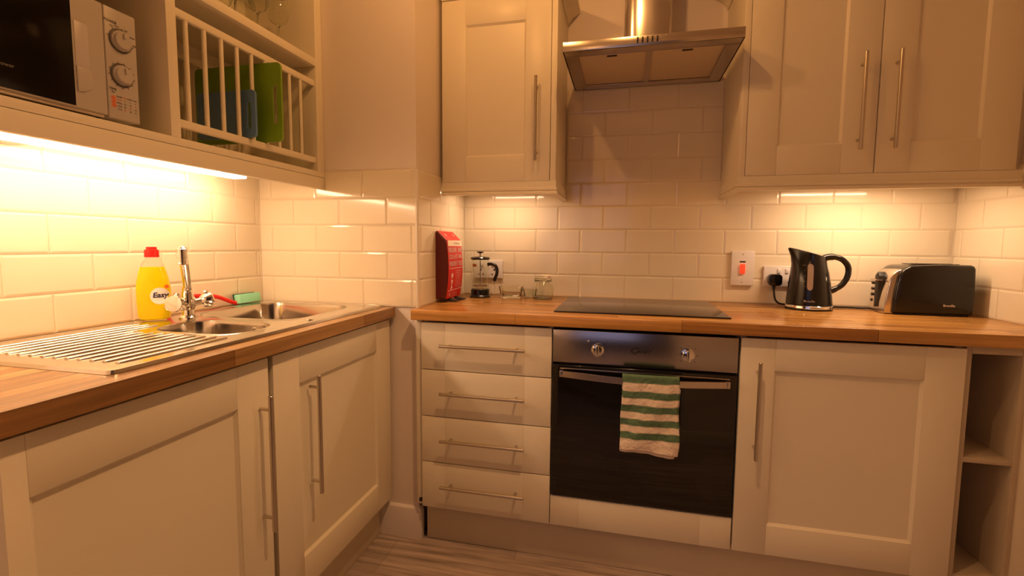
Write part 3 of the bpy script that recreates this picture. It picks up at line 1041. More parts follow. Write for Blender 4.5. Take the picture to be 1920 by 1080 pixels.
MB().box(0.90, 1.28, -0.25, -0.22, 1.389, 1.4035, 0.002).build('light_fitting', WHITEPL, c)

# ------------------------------------------------------------------ open wall unit on the left wall
UX, UZ0, UZ1 = -0.906, 1.402, 2.16
UB = XW + 0.002
c = thing('open_wall_unit', 'open cream wall unit with plate rack over the sink', 'wall unit', (-1.06, -1.16, 1.4))
mb = MB()
bt_ = 0.020
mb.box(UB, UX, -1.797, -0.5405, UZ0, UZ0 + bt_, 0.001)
mb.box(UB, UX, -0.581, -0.5405 - 0.02, UZ0 + bt_, UZ1, 0.001)
mb.box(UB, UX, -1.797, -1.778, UZ0 + bt_, UZ1, 0.001)
mb.box(UB, UX, -1.778, -0.581, UZ1 - 0.018, UZ1, 0.001)
mb.box(UB, UB + 0.006, -1.778, -0.581, UZ0 + bt_, UZ1 - 0.018)
mb.build('carcass', DOOR, c)
MB().box(UB, UX - 0.002, -0.5605, YP - 0.0012, UZ0 + bt_, UZ1, 0.001).build('filler_strip', DOOR, c)
MB().box(UB + 0.006, UX, -1.183, -1.155, UZ0 + bt_, UZ1 - 0.018, 0.001).build('divider', DOOR, c)
MB().box(UB + 0.006, UX + 0.001, -1.155, -0.581, 1.806, 1.834, 0.002).build('shelf', DOOR, c, label='cream shelf over the plate rack')
MB().box(UB + 0.006, UX, -1.778, -1.183, 1.80, 1.818, 0.001).build('shelf', DOOR, c)
MB().box(UX - 0.018, UX, -1.797, -0.5445, 1.356, UZ0 - 0.0015, 0.001).build('pelmet', DOOR, c)
rk = MB()
rx = UX - 0.014
rk.box(rx - 0.007, rx + 0.007, -1.155, -0.581, 1.735, 1.757, 0.003, 3)
rk.box(rx - 0.007, rx + 0.007, -1.155, -0.581, 1.452, 1.474, 0.003, 3)
rk.box(UB + 0.03, UB + 0.044, -1.155, -0.581, 1.735, 1.757, 0.003, 3)
rk.box(UB + 0.03, UB + 0.044, -1.155, -0.581, 1.452, 1.474, 0.003, 3)
rack = rk.build('plate_rack', DOOR, c)
for k in range(9):
    y = -1.116 + k * 0.0577
    for xx in (rx, UB + 0.037):
        MB().cyl((xx, y, 1.4735), (xx, y, 1.7355), 0.0062, n=14).build('rack_bar', DOOR, rack)
# LED strip under the unit
led = thing('led_strip', 'glowing under-cabinet light strip over the sink', 'light', (-1.07, -1.25, 1.39))
MB().box(-1.112, -1.052, -1.775, -0.765, 1.390, 1.4015, 0.001).build('channel', WHITEPL, led)
MB().box(-1.110, -1.054, -1.773, -0.768, 1.3715, 1.3898, 0.006, 3).build('diffuser', LEDM, led)
tag(MB().box(XW + 0.012, XW + 0.095, -1.60, -1.33, 1.378, 1.4015, 0.003).build('junction_box', WHITEPL), 'flat white box fixed under the wall unit against the tiles', 'box')

# ------------------------------------------------------------------ microwave
mw = thing('microwave', 'white microwave with two dials on the open wall unit', 'microwave', (-1.05, -1.47, UZ0 + bt_))
MX = -0.932
MZ0, MZ1 = 1.4365, 1.688
MY0, MY1 = -1.735, -1.242
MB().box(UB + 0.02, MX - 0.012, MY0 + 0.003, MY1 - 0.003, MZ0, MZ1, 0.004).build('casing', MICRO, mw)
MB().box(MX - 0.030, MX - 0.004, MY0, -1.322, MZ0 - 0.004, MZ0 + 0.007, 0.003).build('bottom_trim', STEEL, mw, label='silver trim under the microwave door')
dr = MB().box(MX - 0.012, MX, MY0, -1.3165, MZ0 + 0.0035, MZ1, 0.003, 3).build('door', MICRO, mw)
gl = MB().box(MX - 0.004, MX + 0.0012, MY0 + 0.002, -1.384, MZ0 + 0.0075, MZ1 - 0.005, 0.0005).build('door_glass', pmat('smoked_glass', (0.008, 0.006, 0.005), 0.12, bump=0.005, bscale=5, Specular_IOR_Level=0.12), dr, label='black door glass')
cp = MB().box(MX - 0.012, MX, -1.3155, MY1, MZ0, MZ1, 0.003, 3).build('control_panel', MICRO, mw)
# recessed grip
mb = MB()
mb.box(MX - 0.001, MX + 0.0010, -1.379, -1.352, 1.530, 1.625, 0.0003)
mb.build('grip_recess', pmat('grip_shade', (0.56, 0.53, 0.56), 0.35, bump=0.02), dr)
mb = MB()
mb.prism([(-1.379, 1.530), (-1.352, 1.530), (-1.345, 1.505), (-1.352, 1.487), (-1.366, 1.478), (-1.379, 1.476)], 'x', MX - 0.001, MX + 0.0035, 0.0015)
mb.build('grip', MICRO, dr)
def dial(yc, zc, marks, a0, a1):
    mb = MB()
    mb.tube([(MX - 0.001, yc, zc), (MX + 0.006, yc, zc), (MX + 0.0062, yc, zc), (MX + 0.011, yc, zc), (MX + 0.0125, yc, zc)], [0.0225, 0.0225, 0.0195, 0.0190, 0.0175], 36)
    mb.box(MX + 0.013, MX + 0.0165, yc - 0.002, yc + 0.002, zc + 0.004, zc + 0.015, 0.0005)
    k_ = mb.build('dial', MICRO, cp)
    mb = MB()
    for r_, wd in ((0.0262, 0.0010), (0.0238, 0.0008)):
        ring = [[(MX + 0.0004 + e * 0.0004, yc + q * math.cos(2 * PI * k / 48), zc + q * math.sin(2 * PI * k / 48)) for k in range(48)] for q, e in ((r_ - wd, 1), (r_ + wd, 1))]
        mb.loft(ring, False, False)
    for k in range(marks):
        a = math.radians(a0 + (a1 - a0) * k / (marks - 1))
        for q in (0.0285, 0.0300):
            yy, zz = yc + q * math.cos(a), zc + q * math.sin(a)
            mb.box(MX, MX + 0.0007, yy - 0.0007, yy + 0.0007, zz - 0.0007, zz + 0.0007)
    mb.build('dial_marks', GREYPL, cp)
dial(-1.2805, 1.619, 5, 170, -10)
dial(-1.2815, 1.5405, 14, 160, -200)
YD, ZD = (0, 1, 0), (0, 0, 1)
text('lettering', 'POWER', 0.0085, (MX + 0.0006, -1.3015, 1.6560), YD, ZD, GREYPL, cp)
for s_, yy, zz in (('Low', -1.300, 1.6475), ('M.Low', -1.287, 1.650), ('Med', -1.266, 1.648), ('M.High', -1.252, 1.637), ('High', -1.248, 1.620)):
    text('lettering', s_, 0.0042, (MX + 0.0006, yy, zz), YD, ZD, GREYPL, cp)
text('lettering', 'TIME', 0.0075, (MX + 0.0006, -1.3035, 1.5040), YD, ZD, GREYPL, cp)
text('lettering', 'Min', 0.005, (MX + 0.0006, -1.3035, 1.4975), YD, ZD, GREYPL, cp)
for k, s_ in enumerate(('8', '3', '0')):
    mb = MB()
    zc = 1.4845 - k * 0.0088
    mb.loft([[(MX + 0.0007, -1.3035 + 0.0058 * r_ * math.cos(2 * PI * j / 20), zc + 0.0042 * r_ * math.sin(2 * PI * j / 20)) for j in range(20)] for r_ in (0.62, 1.0)], False, False)
    mb.build('printed_ring', ORANGE, cp)
    text('lettering', s_, 0.0060, (MX + 0.0006, -1.3035, zc), YD, ZD, ORANGE, cp, bold=0.0002)
rows_ = [('Weight', 'Meat', 'Poultry', 'Fish'), ('0.2 kg', '5', '5', '4'), ('0.5 kg', '12', '13', '9'), ('1.0 kg', '24', '25', '18'), ('1.5 kg', '37', '38', '27')]
for i_, rw in enumerate(rows_):
    for j_, s_ in enumerate(rw):
        text('lettering', s_, 0.0042, (MX + 0.0006, -1.2905 + j_ * 0.0125, 1.4895 - i_ * 0.0072), YD, ZD, ORANGE if (i_ + j_) % 4 == 1 else GREYPL, cp)
text('lettering', 'ePower', 0.0100, (MX + 0.0014, -1.5215, 1.4880), YD, ZD, pmat('glass_print', (0.20, 0.17, 0.15), 0.5, bump=0.02), gl, align='LEFT')
for yy in (MY0 + 0.06, MY1 - 0.05):
    for xx in (MX - 0.05, UB + 0.06):
        MB().lathe([(0.011, UZ0 + bt_ + 0.0005), (0.013, MZ0 + 0.001)], xx, yy, 16).build('foot', BLACKMT, mw)

# ------------------------------------------------------------------ chopping boards in the rack
def board(name, y, x0_, x1_, z0_, z1_, r, slot, mat_, label, tilt, yaw):
    sx0, sx1, sz0, sz1 = slot
    mb = plate_with_holes(rrect(x0_, x1_, z0_, z1_, r), [rrect(sx0, sx1, sz0, sz1, min(sx1 - sx0, sz1 - sz0) * 0.48, 5)], 0, 0.008)
    # plate lies in xy: stand it in xz
    mb.xf(Matrix.Rotation(PI / 2, 4, 'X'))
    mb.xf(Matrix.Translation((x0_, y, z0_)) @ Matrix.Rotation(yaw, 4, 'Z') @ Matrix.Rotation(tilt, 4, 'X') @ Matrix.Translation((-x0_, 0, -z0_)))
    o = mb.build(name, mat_, smooth=False)
    tag(o, label, 'chopping board', 'chopping boards in the plate rack')
board('chopping_board', -0.844, -1.180, -0.848, 1.476, 1.724, 0.016, (-0.880, -0.864, 1.53, 1.655), GREENP, 'tall green chopping board standing in the plate rack', 0.0, 0.0)
board('chopping_board', -0.914, -1.103, -0.886, 1.476, 1.620, 0.014, (-0.917, -0.903, 1.500, 1.585), BLUEP, 'small blue chopping board in front of the green one', 0.0, 0.0)

# ------------------------------------------------------------------ wine glasses on the top shelf
def wine_glass(x, y, z, label):
    g = thing('wine_glass', label, 'glass', (x, y, z), 'wine glasses on the top shelf')
    MB().lathe([(0.032, z + 0.0005), (0.032, z + 0.002), (0.006, z + 0.006), (0.0035, z + 0.015), (0.0035, z + 0.075), (0.008, z + 0.084)], x, y, 28).build('stem', GLASS, g)
    pr = [(0.008, 0.0845), (0.026, 0.096), (0.036, 0.115), (0.0385, 0.135), (0.036, 0.160), (0.0315, 0.185)]
    inn = [(r_ - 0.0012, h + (0.002 if i_ == 0 else 0.0005)) for i_, (r_, h) in enumerate(pr)]
    MB().lathe([(r_, z + h) for r_, h in pr] + [(r_, z + h) for r_, h in inn[::-1]], x, y, 32, c0=True, c1=True).build('bowl', GLASS, g)
    return g
W0 = wine_glass(-0.985, -1.06, 1.8345, 'wine glass on the top shelf, front row nearest the divider')
for dx, dy, lb_ in ((0, 0.095, 'wine glass on the top shelf, front row, second from the divider'), (0, 0.19, 'wine glass on the top shelf, front row, third from the divider'), (0, 0.285, 'wine glass on the top shelf, front row, fourth from the divider'), (0, 0.385, 'wine glass on the top shelf, front row, nearest the tiled corner'),
                    (-0.10, 0.045, 'wine glass on the top shelf, back row nearest the divider'), (-0.10, 0.14, 'wine glass on the top shelf, back row, second from the divider'), (-0.10, 0.235, 'wine glass on the top shelf, back row, third from the divider'), (-0.10, 0.335, 'wine glass on the top shelf, back row nearest the tiled corner')):
    dup(W0, (dx, dy, 0), lb_)

# ------------------------------------------------------------------ fire blanket on the side of the corner boxing
fb = thing('fire_blanket', 'red fire blanket case with white print on the tiled corner', 'fire blanket', (-0.49, -0.28, 0.92))
FX = XP + 0.0085
ya, yb = -0.372, -0.190
def fbx(z_):
    # depth of the case out from the wall, by height
    t = (z_ - 0.925) / 0.27
    return 0.042 + 0.012 * math.sin(PI * min(1, max(0, t)) ** 0.9)
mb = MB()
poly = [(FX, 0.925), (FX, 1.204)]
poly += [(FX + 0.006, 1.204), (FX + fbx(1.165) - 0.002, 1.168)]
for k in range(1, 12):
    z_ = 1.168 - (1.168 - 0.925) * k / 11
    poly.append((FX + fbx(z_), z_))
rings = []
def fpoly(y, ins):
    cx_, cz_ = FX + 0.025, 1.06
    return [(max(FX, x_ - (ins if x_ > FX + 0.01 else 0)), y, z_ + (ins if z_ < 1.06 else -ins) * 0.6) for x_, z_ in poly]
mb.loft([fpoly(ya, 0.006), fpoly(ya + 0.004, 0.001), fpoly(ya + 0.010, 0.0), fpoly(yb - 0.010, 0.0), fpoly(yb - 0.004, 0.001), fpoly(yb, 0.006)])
cs = mb.build('case', [REDCASE, pmat('shaded_case_side', (0.11, 0.006, 0.008), 0.42, bump=0.05, bscale=90)], fb, ang=0.5, label='red case with shade painted maroon on its sides')  # shade on the case sides is put into the colour as dark maroon
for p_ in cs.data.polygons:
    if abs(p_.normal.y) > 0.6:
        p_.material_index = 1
def fsurf(y, z_, e=0.0006):
    return Vector((FX + fbx(z_) + e, y, z_))
def fwrap(o, e=0.0008):
    for v in o.data.vertices:
        v.co = fsurf(v.co.y, v.co.z, e)
mb = MB()
mb.loft([[fsurf(ya + 0.012, z_) for z_ in (1.166, 1.158, 1.150, 1.142)], [fsurf(yb - 0.004, z_) for z_ in (1.166, 1.158, 1.150, 1.142)]], False, False, closed=False)
band = mb.build('name_band', pmat('cream_print', (0.85, 0.72, 0.6), 0.5, bump=0.02), cs)
def ft(s_, size, y, z_, sx=1.0, m_=WHITEPR, bold=0.0006, align='LEFT'):
    o = text('lettering', s_, size, (0, y, z_), (0, 1, 0), (0, 0, 1), m_, cs, bold=bold, sx=sx, align=align)
    fwrap(o)
ft('FireBlanket', 0.014, ya + 0.075, 1.154, m_=GREYPL, bold=0.0, sx=1.2)
ft('RELEASE', 0.027, ya + 0.012, 1.125, 0.95)
ft('BASE', 0.027, ya + 0.124, 1.125, 0.76)
ft('COOL HOTS', 0.025, ya + 0.012, 1.097, 0.72, bold=0.0003)
ft('MAKE', 0.025, ya + 0.126, 1.097, 0.66, bold=0.0003)
ft('ENSURE IT', 0.027, ya + 0.012, 1.068, 0.82)
ft('FLEE', 0.027, ya + 0.127, 1.068, 0.74)
mb = MB()
mb.loft([[fsurf(ya + 0.012, z_) for z_ in (1.051, 1.049)], [fsurf(yb - 0.008, z_) for z_ in (1.051, 1.049)]], False, False, closed=False)
mb.loft([[fsurf(ya + 0.012, z_) for z_ in (0.958, 0.9555)], [fsurf(yb - 0.012, z_) for z_ in (0.962, 0.9595)]], False, False, closed=False)
# pictogram figures: little people and a flame made of blobs
def blob(yc, zc, pts_):
    mb.loft([[fsurf(yc + y_ * k, zc + z_ * k) for y_, z_ in pts_] for k in (0.02, 1.0)], False, False)
blob(ya + 0.045, 1.020, [(0, 0.012), (0.008, 0.003), (0.014, 0.006), (0.008, -0.004), (0.010, -0.013), (0, -0.006), (-0.010, -0.012), (-0.006, -0.002), (-0.013, 0.005), (-0.005, 0.004)])
blob(ya + 0.045, 0.995, [(0, 0.010), (0.007, 0.004), (0.012, -0.002), (0.006, -0.003), (0.006, -0.013), (-0.004, -0.013), (-0.004, -0.002), (-0.010, 0.0), (-0.005, 0.006)])
blob(ya + 0.045, 0.971, [(0, 0.012), (0.006, 0.003), (0.014, -0.006), (0.004, -0.005), (0.0, -0.011), (-0.008, -0.011), (-0.004, -0.001), (-0.004, 0.006)])
blob(ya + 0.035, 0.942, [(0, 0.009), (0.004, 0.002), (0.003, -0.009), (-0.003, -0.009), (-0.003, 0.002)])
mb.build('pictograms', WHITEPR, cs)
for k in range(9):
    ft('in case of fire pull tapes', 0.0072, ya + 0.082, 1.038 - k * 0.0085, 0.95, bold=0.0)
for k in range(3):
    ft('store near the hob', 0.0066, ya + 0.060, 0.948 - k * 0.0075, 1.2, bold=0.0)
mb = MB()
for yy in (ya + 0.045, yb - 0.045):
    mb.box(FX + 0.0185, FX + 0.0305, yy - 0.0035, yy + 0.0035, 1.1868, 1.1885, rot=Matrix.Rotation(math.radians(43), 4, 'Y'))
mb.build('hanging_holes', WHITEPR, cs)
mb = MB()
for yy in (ya + 0.062, yb - 0.045):
    rg = [[(FX + 0.02, yy - 0.014, 0.930), (FX + 0.024, yy - 0.014, 0.930), (FX + 0.024, yy + 0.014, 0.930), (FX + 0.02, yy + 0.014, 0.930)],
          [(FX + 0.03, yy - 0.016, 0.920), (FX + 0.034, yy - 0.016, 0.922), (FX + 0.034, yy + 0.016, 0.922), (FX + 0.03, yy + 0.016, 0.920)],
          [(FX + 0.052, yy - 0.024, 0.912), (FX + 0.056, yy - 0.024, 0.917), (FX + 0.056, yy + 0.022, 0.917), (FX + 0.052, yy + 0.022, 0.912)],
          [(FX + 0.074, yy - 0.022, 0.911), (FX + 0.074, yy - 0.022, 0.915), (FX + 0.074, yy + 0.020, 0.915), (FX + 0.074, yy + 0.020, 0.911)]]
    mb.loft(rg)
mb.build('pull_tape', BLACKMT, fb, label='black pull tapes')

# ------------------------------------------------------------------ cafetiere
cf = thing('cafetiere', 'glass cafetiere with black lid, base and handle', 'cafetiere', (-0.405, -0.115, T))
cx, cy = -0.405, -0.118
Z = T
MB().lathe([(0.046, Z + 0.0005), (0.048, Z + 0.004), (0.046, Z + 0.008), (0.042, Z + 0.011), (0.0425, Z + 0.034), (0.040, Z + 0.038), (0.037, Z + 0.038)], cx, cy, 40).build('base', BLACKPL, cf)
pr = [(0.0375, 0.0385), (0.0385, 0.043), (0.0385, 0.162), (0.0400, 0.170)]
MB().lathe([(r_, Z + h) for r_, h in pr] + [(r_ - 0.0016, Z + h + 0.001) for r_, h in pr[::-1]], cx, cy, 40).build('beaker', GLASS, cf)
MB().lathe([(0.040, Z + 0.1715), (0.0445, Z + 0.173), (0.0445, Z + 0.178), (0.040, Z + 0.183), (0.012, Z + 0.186), (0.006, Z + 0.187)], cx, cy, 40).build('lid', BLACKPL, cf)
mb = MB()
mb.cyl((cx, cy, Z + 0.052), (cx, cy, Z + 0.1715), 0.0018, n=10)
mb.cyl((cx, cy, Z + 0.188), (cx, cy, Z + 0.202), 0.003, n=10)
mb.lathe([(0.0345, Z + 0.050), (0.0350, Z + 0.051), (0.0345, Z + 0.055), (0.004, Z + 0.057)], cx, cy, 32)
mb.build('plunger', BAR, cf)
MB().lathe([(0.004, Z + 0.199), (0.010, Z + 0.2015), (0.0165, Z + 0.2035), (0.0165, Z + 0.207), (0.010, Z + 0.2085)], cx, cy, 28).build('plunger_knob', BLACKPL, cf)
mb = MB()
h_ = smoothpts([(cx + 0.038, cy - 0.004, Z + 0.150), (cx + 0.052, cy - 0.006, Z + 0.152), (cx + 0.072, cy - 0.008, Z + 0.147), (cx + 0.082, cy - 0.010, Z + 0.128), (cx + 0.080, cy - 0.010, Z + 0.105), (cx + 0.073, cy - 0.009, Z + 0.088), (cx + 0.070, cy - 0.009, Z + 0.075)], 5)
mb.tube(h_, [0.009] + [0.0075] * (len(h_) - 2) + [0.0055], 14)
mb.build('handle', BLACKPL, cf)
MB().loft([[(cx + 0.0388 * math.cos(a), cy + 0.0388 * math.sin(a), Z + zz) for zz in (0.140, 0.152)] for a in [math.radians(d_) for d_ in range(225, 262, 6)]], False, False, closed=False).build('printed_badge', pmat('rust_print', (0.45, 0.13, 0.04), 0.5, bump=0.02), cf)

# wall socket behind the cafetiere
def socket(x0_, z0_, wdt, name, label, switches, flip=False):
    s_ = thing(name, label, 'socket', (x0_ + wdt / 2, -0.012, z0_))
    MB().box(x0_, x0_ + wdt, -0.0175, -0.0082, z0_, z0_ + 0.086, 0.002, 3).build('plate', WHITEPL, s_)
    mb = MB()
    for cx_ in (x0_ + wdt * 0.27, x0_ + wdt * 0.73):
        mb.box(cx_ - 0.004 , cx_ + 0.004, -0.0180, -0.0170, z0_ + 0.036, z0_ + 0.046)
        mb.box(cx_ - 0.015, cx_ - 0.008, -0.0180, -0.0170, z0_ + 0.016, z0_ + 0.021)
        mb.box(cx_ + 0.008, cx_ + 0.015, -0.0180, -0.0170, z0_ + 0.016, z0_ + 0.021)
    mb.build('pin_holes', BLACKMT, s_)
    for cx_ in switches:
        MB().box(cx_ - 0.006, cx_ + 0.006, -0.0215, -0.0168, z0_ + 0.056, z0_ + 0.076, 0.002).build('rocker_switch', WHITEPL, s_)
socket(-0.472, 0.990, 0.146, 'wall_socket', 'white double wall socket behind the cafetiere', (-0.425, -0.372))
sk2_x = 0.803
socket(sk2_x, 0.985, 0.146, 'wall_socket', 'white double wall socket behind the kettle', (sk2_x + 0.058, sk2_x + 0.088))

# cooker switch
cs_ = thing('cooker_switch', 'tall white cooker switch plate with a red rocker', 'switch', (0.72, -0.012, 0.986))
MB().box(0.676, 0.764, -0.0185, -0.0082, 0.986, 1.132, 0.002, 3).build('plate', WHITEPL, cs_)
mb = MB()
mb.box(0.7105, 0.7295, -0.0255, -0.0175, 1.036, 1.077, 0.003, 3)
mb.build('rocker', REDLIT, cs_, label='red rocker')
MB().box(0.709, 0.731, -0.0200, -0.0175, 1.084, 1.0895, 0.0005).build('indicator_slot', BLACKMT, cs_)
MB().cyl((0.72, -0.0195, 1.000), (0.72, -0.018, 1.000), 0.0022, n=12).cyl((0.72, -0.0195, 1.118), (0.72, -0.018, 1.118), 0.0022, n=12).build('screw', BAR, cs_)

# plug and cables
pg = thing('plug', 'black plug in the left outlet of the socket beside the kettle', 'plug', (0.84, -0.03, 1.02))
px_ = sk2_x + 0.146 * 0.27
mb = MB()
mb.prism(rrect(px_ - 0.025, px_ + 0.025, 0.990, 1.038, 0.014, 5), 'y', -0.050, -0.0185, 0.004, 2)
mb.build('plug_body', BLACKPL, pg)
mb = MB()
cab = smoothpts([(px_ - 0.004, -0.038, 0.992), (px_ - 0.004, -0.044, 0.965), (px_ + 0.000, -0.052, 0.935), (px_ + 0.018, -0.050, 0.918), (px_ + 0.055, -0.045, 0.9145)], 6)
mb.tube(cab, [0.0062] * 4 + [0.0038] * (len(cab) - 4), 10)
mb.build('cable', BLACKMT, pg)

# ------------------------------------------------------------------ glass dish and jar
gd = thing('glass_dish', 'small square clear glass dish beside the cafetiere', 'dish', (-0.255, -0.11, T))
def sq(cx_, cy_, h, z_, r=0.006, rot=0.12):
    p = rrect(-h, h, -h, h, r, 4)
    return [(cx_ + x_ * math.cos(rot) - y_ * math.sin(rot), cy_ + x_ * math.sin(rot) + y_ * math.cos(rot), z_) for x_, y_ in p]
gx, gy = -0.255, -0.122
mb = MB()
mb.loft([sq(gx, gy, 0.038, Z + 0.0006), sq(gx, gy, 0.042, Z + 0.004), sq(gx, gy, 0.047, Z + 0.026), sq(gx, gy, 0.052, Z + 0.056), sq(gx, gy, 0.0490, Z + 0.0562), sq(gx, gy, 0.0435, Z + 0.026), sq(gx, gy, 0.037, Z + 0.011)])
mb.build('dish_body', GLASS, gd)
gd2 = thing('glass_dish', 'clear glass dish standing behind the square one', 'dish', (-0.205, -0.05, T))
mb = MB()
mb.loft([sq(-0.185, -0.052, 0.022, Z + 0.0006), sq(-0.185, -0.052, 0.025, Z + 0.004), sq(-0.185, -0.052, 0.030, Z + 0.038), sq(-0.185, -0.052, 0.028, Z + 0.0382), sq(-0.185, -0.052, 0.021, Z + 0.007)])
mb.build('dish_body', GLASS, gd2)
jr = thing('glass_jar', 'squat clear glass clip jar left of the hob', 'jar', (-0.118, -0.095, T))
jx, jy = -0.118, -0.098
jp = [(0.036, 0.0006), (0.043, 0.004), (0.048, 0.020), (0.0485, 0.040), (0.045, 0.056), (0.037, 0.068), (0.036, 0.078)]
MB().lathe([(r_, Z + h) for r_, h in jp] + [(r_ - 0.003, Z + h + (0.006 if i_ == 6 - 0 else 0)) for i_, (r_, h) in list(enumerate(jp))[::-1][:-1]] + [(0.033, Z + 0.007)], jx, jy, 40).build('jar_body', GLASS, jr)
MB().lathe([(0.036, Z + 0.0795), (0.039, Z + 0.081), (0.039, Z + 0.088), (0.036, Z + 0.090), (0.036, Z + 0.097), (0.030, Z + 0.101), (0.026, Z + 0.0985)], jx, jy, 40).build('lid', GLASS, jr)
mb = MB()
mb.tube([(jx + 0.0405 * math.cos(a), jy + 0.0405 * math.sin(a), Z + 0.0785) for a in [2 * PI * k / 32 for k in range(33)]], 0.0011, 8)
mb.tube(smoothpts([(jx - 0.012, jy - 0.040, Z + 0.079), (jx - 0.010, jy - 0.049, Z + 0.062), (jx, jy - 0.051, Z + 0.050), (jx + 0.010, jy - 0.049, Z + 0.062), (jx + 0.012, jy - 0.040, Z + 0.079)], 4), 0.0011, 8)
mb.build('wire_clip', BAR, jr)

# ------------------------------------------------------------------ kettle
kt = thing('kettle', 'glossy black jug kettle with a chrome base band', 'kettle', (0.935, -0.13, T))
KY = -0.138
def kring(xl, xr, hy, z_, zr=None, n=44, nose=0.0):
    out_ = []
    cx_, hx = (xl + xr) / 2, (xr - xl) / 2
    for k in range(n):
        a = 2 * PI * k / n
        x_ = cx_ + hx * math.cos(a)
        t = (1 - math.cos(a)) / 2
        yy = hy * math.sin(a) * (1 - nose * max(0, t - 0.45) * 1.8)
        zz = z_ if zr is None else zr + (z_ - zr) * t
        out_.append((x_, KY + yy, zz))
    return out_
MB().loft([kring(0.860, 1.014, 0.074, T + 0.0008), kring(0.856, 1.018, 0.077, T + 0.002), kring(0.856, 1.018, 0.077, T + 0.0065)]).build('power_base', BLACKPL, kt)
MB().loft([kring(0.857, 1.017, 0.0765, T + 0.007), kring(0.8555, 1.0185, 0.078, T + 0.009), kring(0.8565, 1.0175, 0.077, T + 0.0165), kring(0.859, 1.015, 0.075, T + 0.0185)]).build('chrome_band', CHROME, kt)
body = [(0.8575, 1.0165, 0.0755, T + 0.019, None, 0), (0.8600, 1.0120, 0.074, T + 0.055, None, 0), (0.8640, 1.0060, 0.071, T + 0.100, None, 0), (0.8685, 0.9980, 0.067, T + 0.145, None, 0.0), (0.8700, 0.9920, 0.063, T + 0.175, T + 0.165, 0.15), (0.8650, 0.9885, 0.060, T + 0.205, T + 0.188, 0.45), (0.8535, 0.9860, 0.058, T + 0.236, T + 0.200, 0.75)]
rg = [kring(a, b_, c_, d_, e_, nose=f_) for a, b_, c_, d_, e_, f_ in body]
kb = MB().loft(rg, True, False)
top = rg[-1]
kb.loft([top, [(0.925 + (p[0] - 0.925) * 0.92, KY + (p[1] - KY) * 0.9, p[2] + 0.0025) for p in top], [(0.925 + (p[0] - 0.925) * 0.5, KY + (p[1] - KY) * 0.5, p[2] + 0.004 + (T + 0.218 - p[2]) * 0.4) for p in top]], False, True)
kbo = kb.build('jug', BLACKPL, kt, ang=0.8)
mb = MB()
hh = smoothpts([(0.975, KY, T + 0.196), (1.005, KY, T + 0.204), (1.040, KY, T + 0.196), (1.064, KY, T + 0.168), (1.064, KY, T + 0.130), (1.046, KY, T + 0.096), (1.020, KY, T + 0.078), (1.006, KY, T + 0.072)], 6)
mb.tube(hh, [0.013] * 8 + [0.0105] * (len(hh) - 16) + [0.0120] * 8, 16, flat=1.0)
mb.build('handle', BLACKPL, kt)
def kfront(x_, z_):
    # front surface of the jug
    for (a, b_) in zip(body, body[1:]):
        if a[3] <= z_ <= b_[3]:
            t = (z_ - a[3]) / (b_[3] - a[3])
            xl, xr, hy = a[0] + (b_[0] - a[0]) * t, a[1] + (b_[1] - a[1]) * t, a[2] + (b_[2] - a[2]) * t
            c_ = ((x_ - (xl + xr) / 2) / ((xr - xl) / 2))
            return KY - hy * math.sqrt(max(0, 1 - c_ * c_))
    return KY - 0.07
mb = MB()
rgs = []
for k in range(25):
    z_ = T + 0.078 + (0.178 - 0.078) * k / 24
    hw = 0.0092 * math.sqrt(max(0.02, 1 - abs((k - 12) / 12) ** 9))
    sh = 0.0015 * (k / 24)
    xc = 0.9145 + sh
    rgs.append([(xc - hw, kfront(xc - hw, z_) - 0.0022, z_), (xc + hw, kfront(xc + hw, z_) - 0.0022, z_), (xc + hw, kfront(xc + hw, z_) + 0.003, z_), (xc - hw, kfront(xc - hw, z_) + 0.003, z_)])
mb.loft(rgs)
mb.build('water_window', GREYBAND, kt, label='greyish tan water level window')
tt = text('lettering', 'Breville', 0.0115, (0.915, KY, T + 0.037), (1, 0, 0), (0, 0, 1), WHITEPR, kt)
for v in tt.data.vertices:
    v.co.y = kfront(v.co.x, v.co.z) - 0.0008
for i_, s_ in enumerate(('MAX', '1.7', '1.5', '1.0', 'MIN')):
    tt = text('lettering', s_, 0.0052, (0.898, KY, T + 0.172 - i_ * 0.020), (1, 0, 0), (0, 0, 1), GREYBAND, kt)
    for v in tt.data.vertices:
        v.co.y = kfront(v.co.x, v.co.z) - 0.0008

# ------------------------------------------------------------------ toaster
to = thing('toaster', 'black two slice toaster with a silver end in the right corner', 'toaster', (1.30, -0.14, T))
Z0 = T + 0.006
def tout(dl, dz, zb):
    # side outline in x, z: upright right end, big rounded upper left
    xl, xr, zt = 1.188 + dl, 1.424, T + 0.182 + dz
    p = [(xl - 0.004, zb), (xr + 0.002, zb), (xr + 0.006, zb + 0.06), (xr + 0.002, zt - 0.014), (xr - 0.003, zt - 0.004), (xr - 0.012, zt)]
    p += [(1.335, zt + 0.000), (1.27, zt - 0.003)]
    for k in range(9):
        a = PI / 2 + (PI / 2) * k / 8
        p.append((xl + 0.052 + 0.045 * math.cos(a), zt - 0.055 + 0.050 * math.sin(a)))
    p += [(xl + 0.001, zt - 0.09), (xl - 0.003, zt - 0.13)]
    return p
MB().prism(tout(0, 0, Z0), 'y', -0.222, -0.070, 0.010, 4).build('shell', BLACKPL, to, ang=0.7)
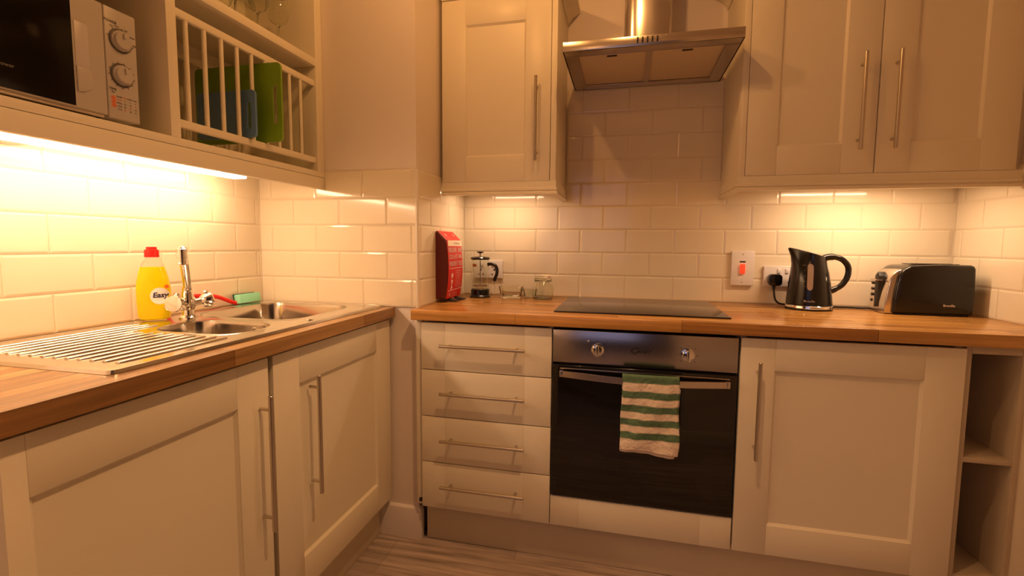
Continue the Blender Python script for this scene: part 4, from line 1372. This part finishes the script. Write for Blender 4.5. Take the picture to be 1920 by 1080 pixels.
MB().prism([(x_ if x_ > 1.3 else x_ - 0.001, z_) for x_, z_ in tout(-0.020, -0.012, Z0 - 0.004)], 'y', -0.206, -0.086, 0.004, 3).build('end_housing', STEELV, to, ang=0.7, label='silver end housing')
mb = MB()
mb.prism([(-0.158, Z0 + 0.015), (-0.132, Z0 + 0.012), (-0.130, Z0 + 0.13), (-0.148, Z0 + 0.145), (-0.160, Z0 + 0.13)], 'x', 1.1600, 1.185, 0.002)
mb.build('lever_slot', BLACKMT, to)
MB().box(1.148, 1.17, -0.166, -0.124, Z0 + 0.112, Z0 + 0.118, 0.002).build('lever', STEELV, to)
mb = MB()
for k in range(4):
    mb.cyl((1.1625, -0.105, Z0 + 0.035 + k * 0.022), (1.172, -0.105, Z0 + 0.035 + k * 0.022), 0.0055, n=14)
mb.build('button', BLACKMT, to)
MB().box(1.25, 1.40, -0.175, -0.155, T + 0.181, T + 0.1835).box(1.25, 1.40, -0.135, -0.115, T + 0.181, T + 0.1835).build('bread_slot', BLACKMT, to)
MB().box(1.19, 1.42, -0.21, -0.08, T + 0.0006, T + 0.0075, 0.001).build('foot_plate', BLACKMT, to)
text('lettering', 'Breville', 0.012, (1.352, -0.2225, T + 0.038), (1, 0, 0), (0, 0, 1), WHITEPR, to)
mb = MB()
cab = smoothpts([(1.015, -0.085, T + 0.010), (1.05, -0.075, T + 0.0048), (1.10, -0.072, T + 0.0042), (1.15, -0.085, T + 0.0042), (1.18, -0.10, T + 0.009)], 6)
mb.tube(cab, 0.0034, 10)
mb.build('cable', BLACKMT, to)
tag(MB().box(1.020, 1.042, -0.028, -0.0085, T + 0.0006, T + 0.0145, 0.003).build('cable_clip', WHITEPL), 'small white plastic clip on the worktop between kettle and toaster', 'clip')

# ceiling lamp fitting (out of frame, holds the two lamps)
cl = thing('ceiling_light_bar', 'ceiling light bar with two lamps', 'light', (0.28, -0.92, HC))
MB().box(0.08, 0.48, -0.945, -0.895, HC - 0.03, HC - 0.0005, 0.003).build('bar', WHITEPL, cl)
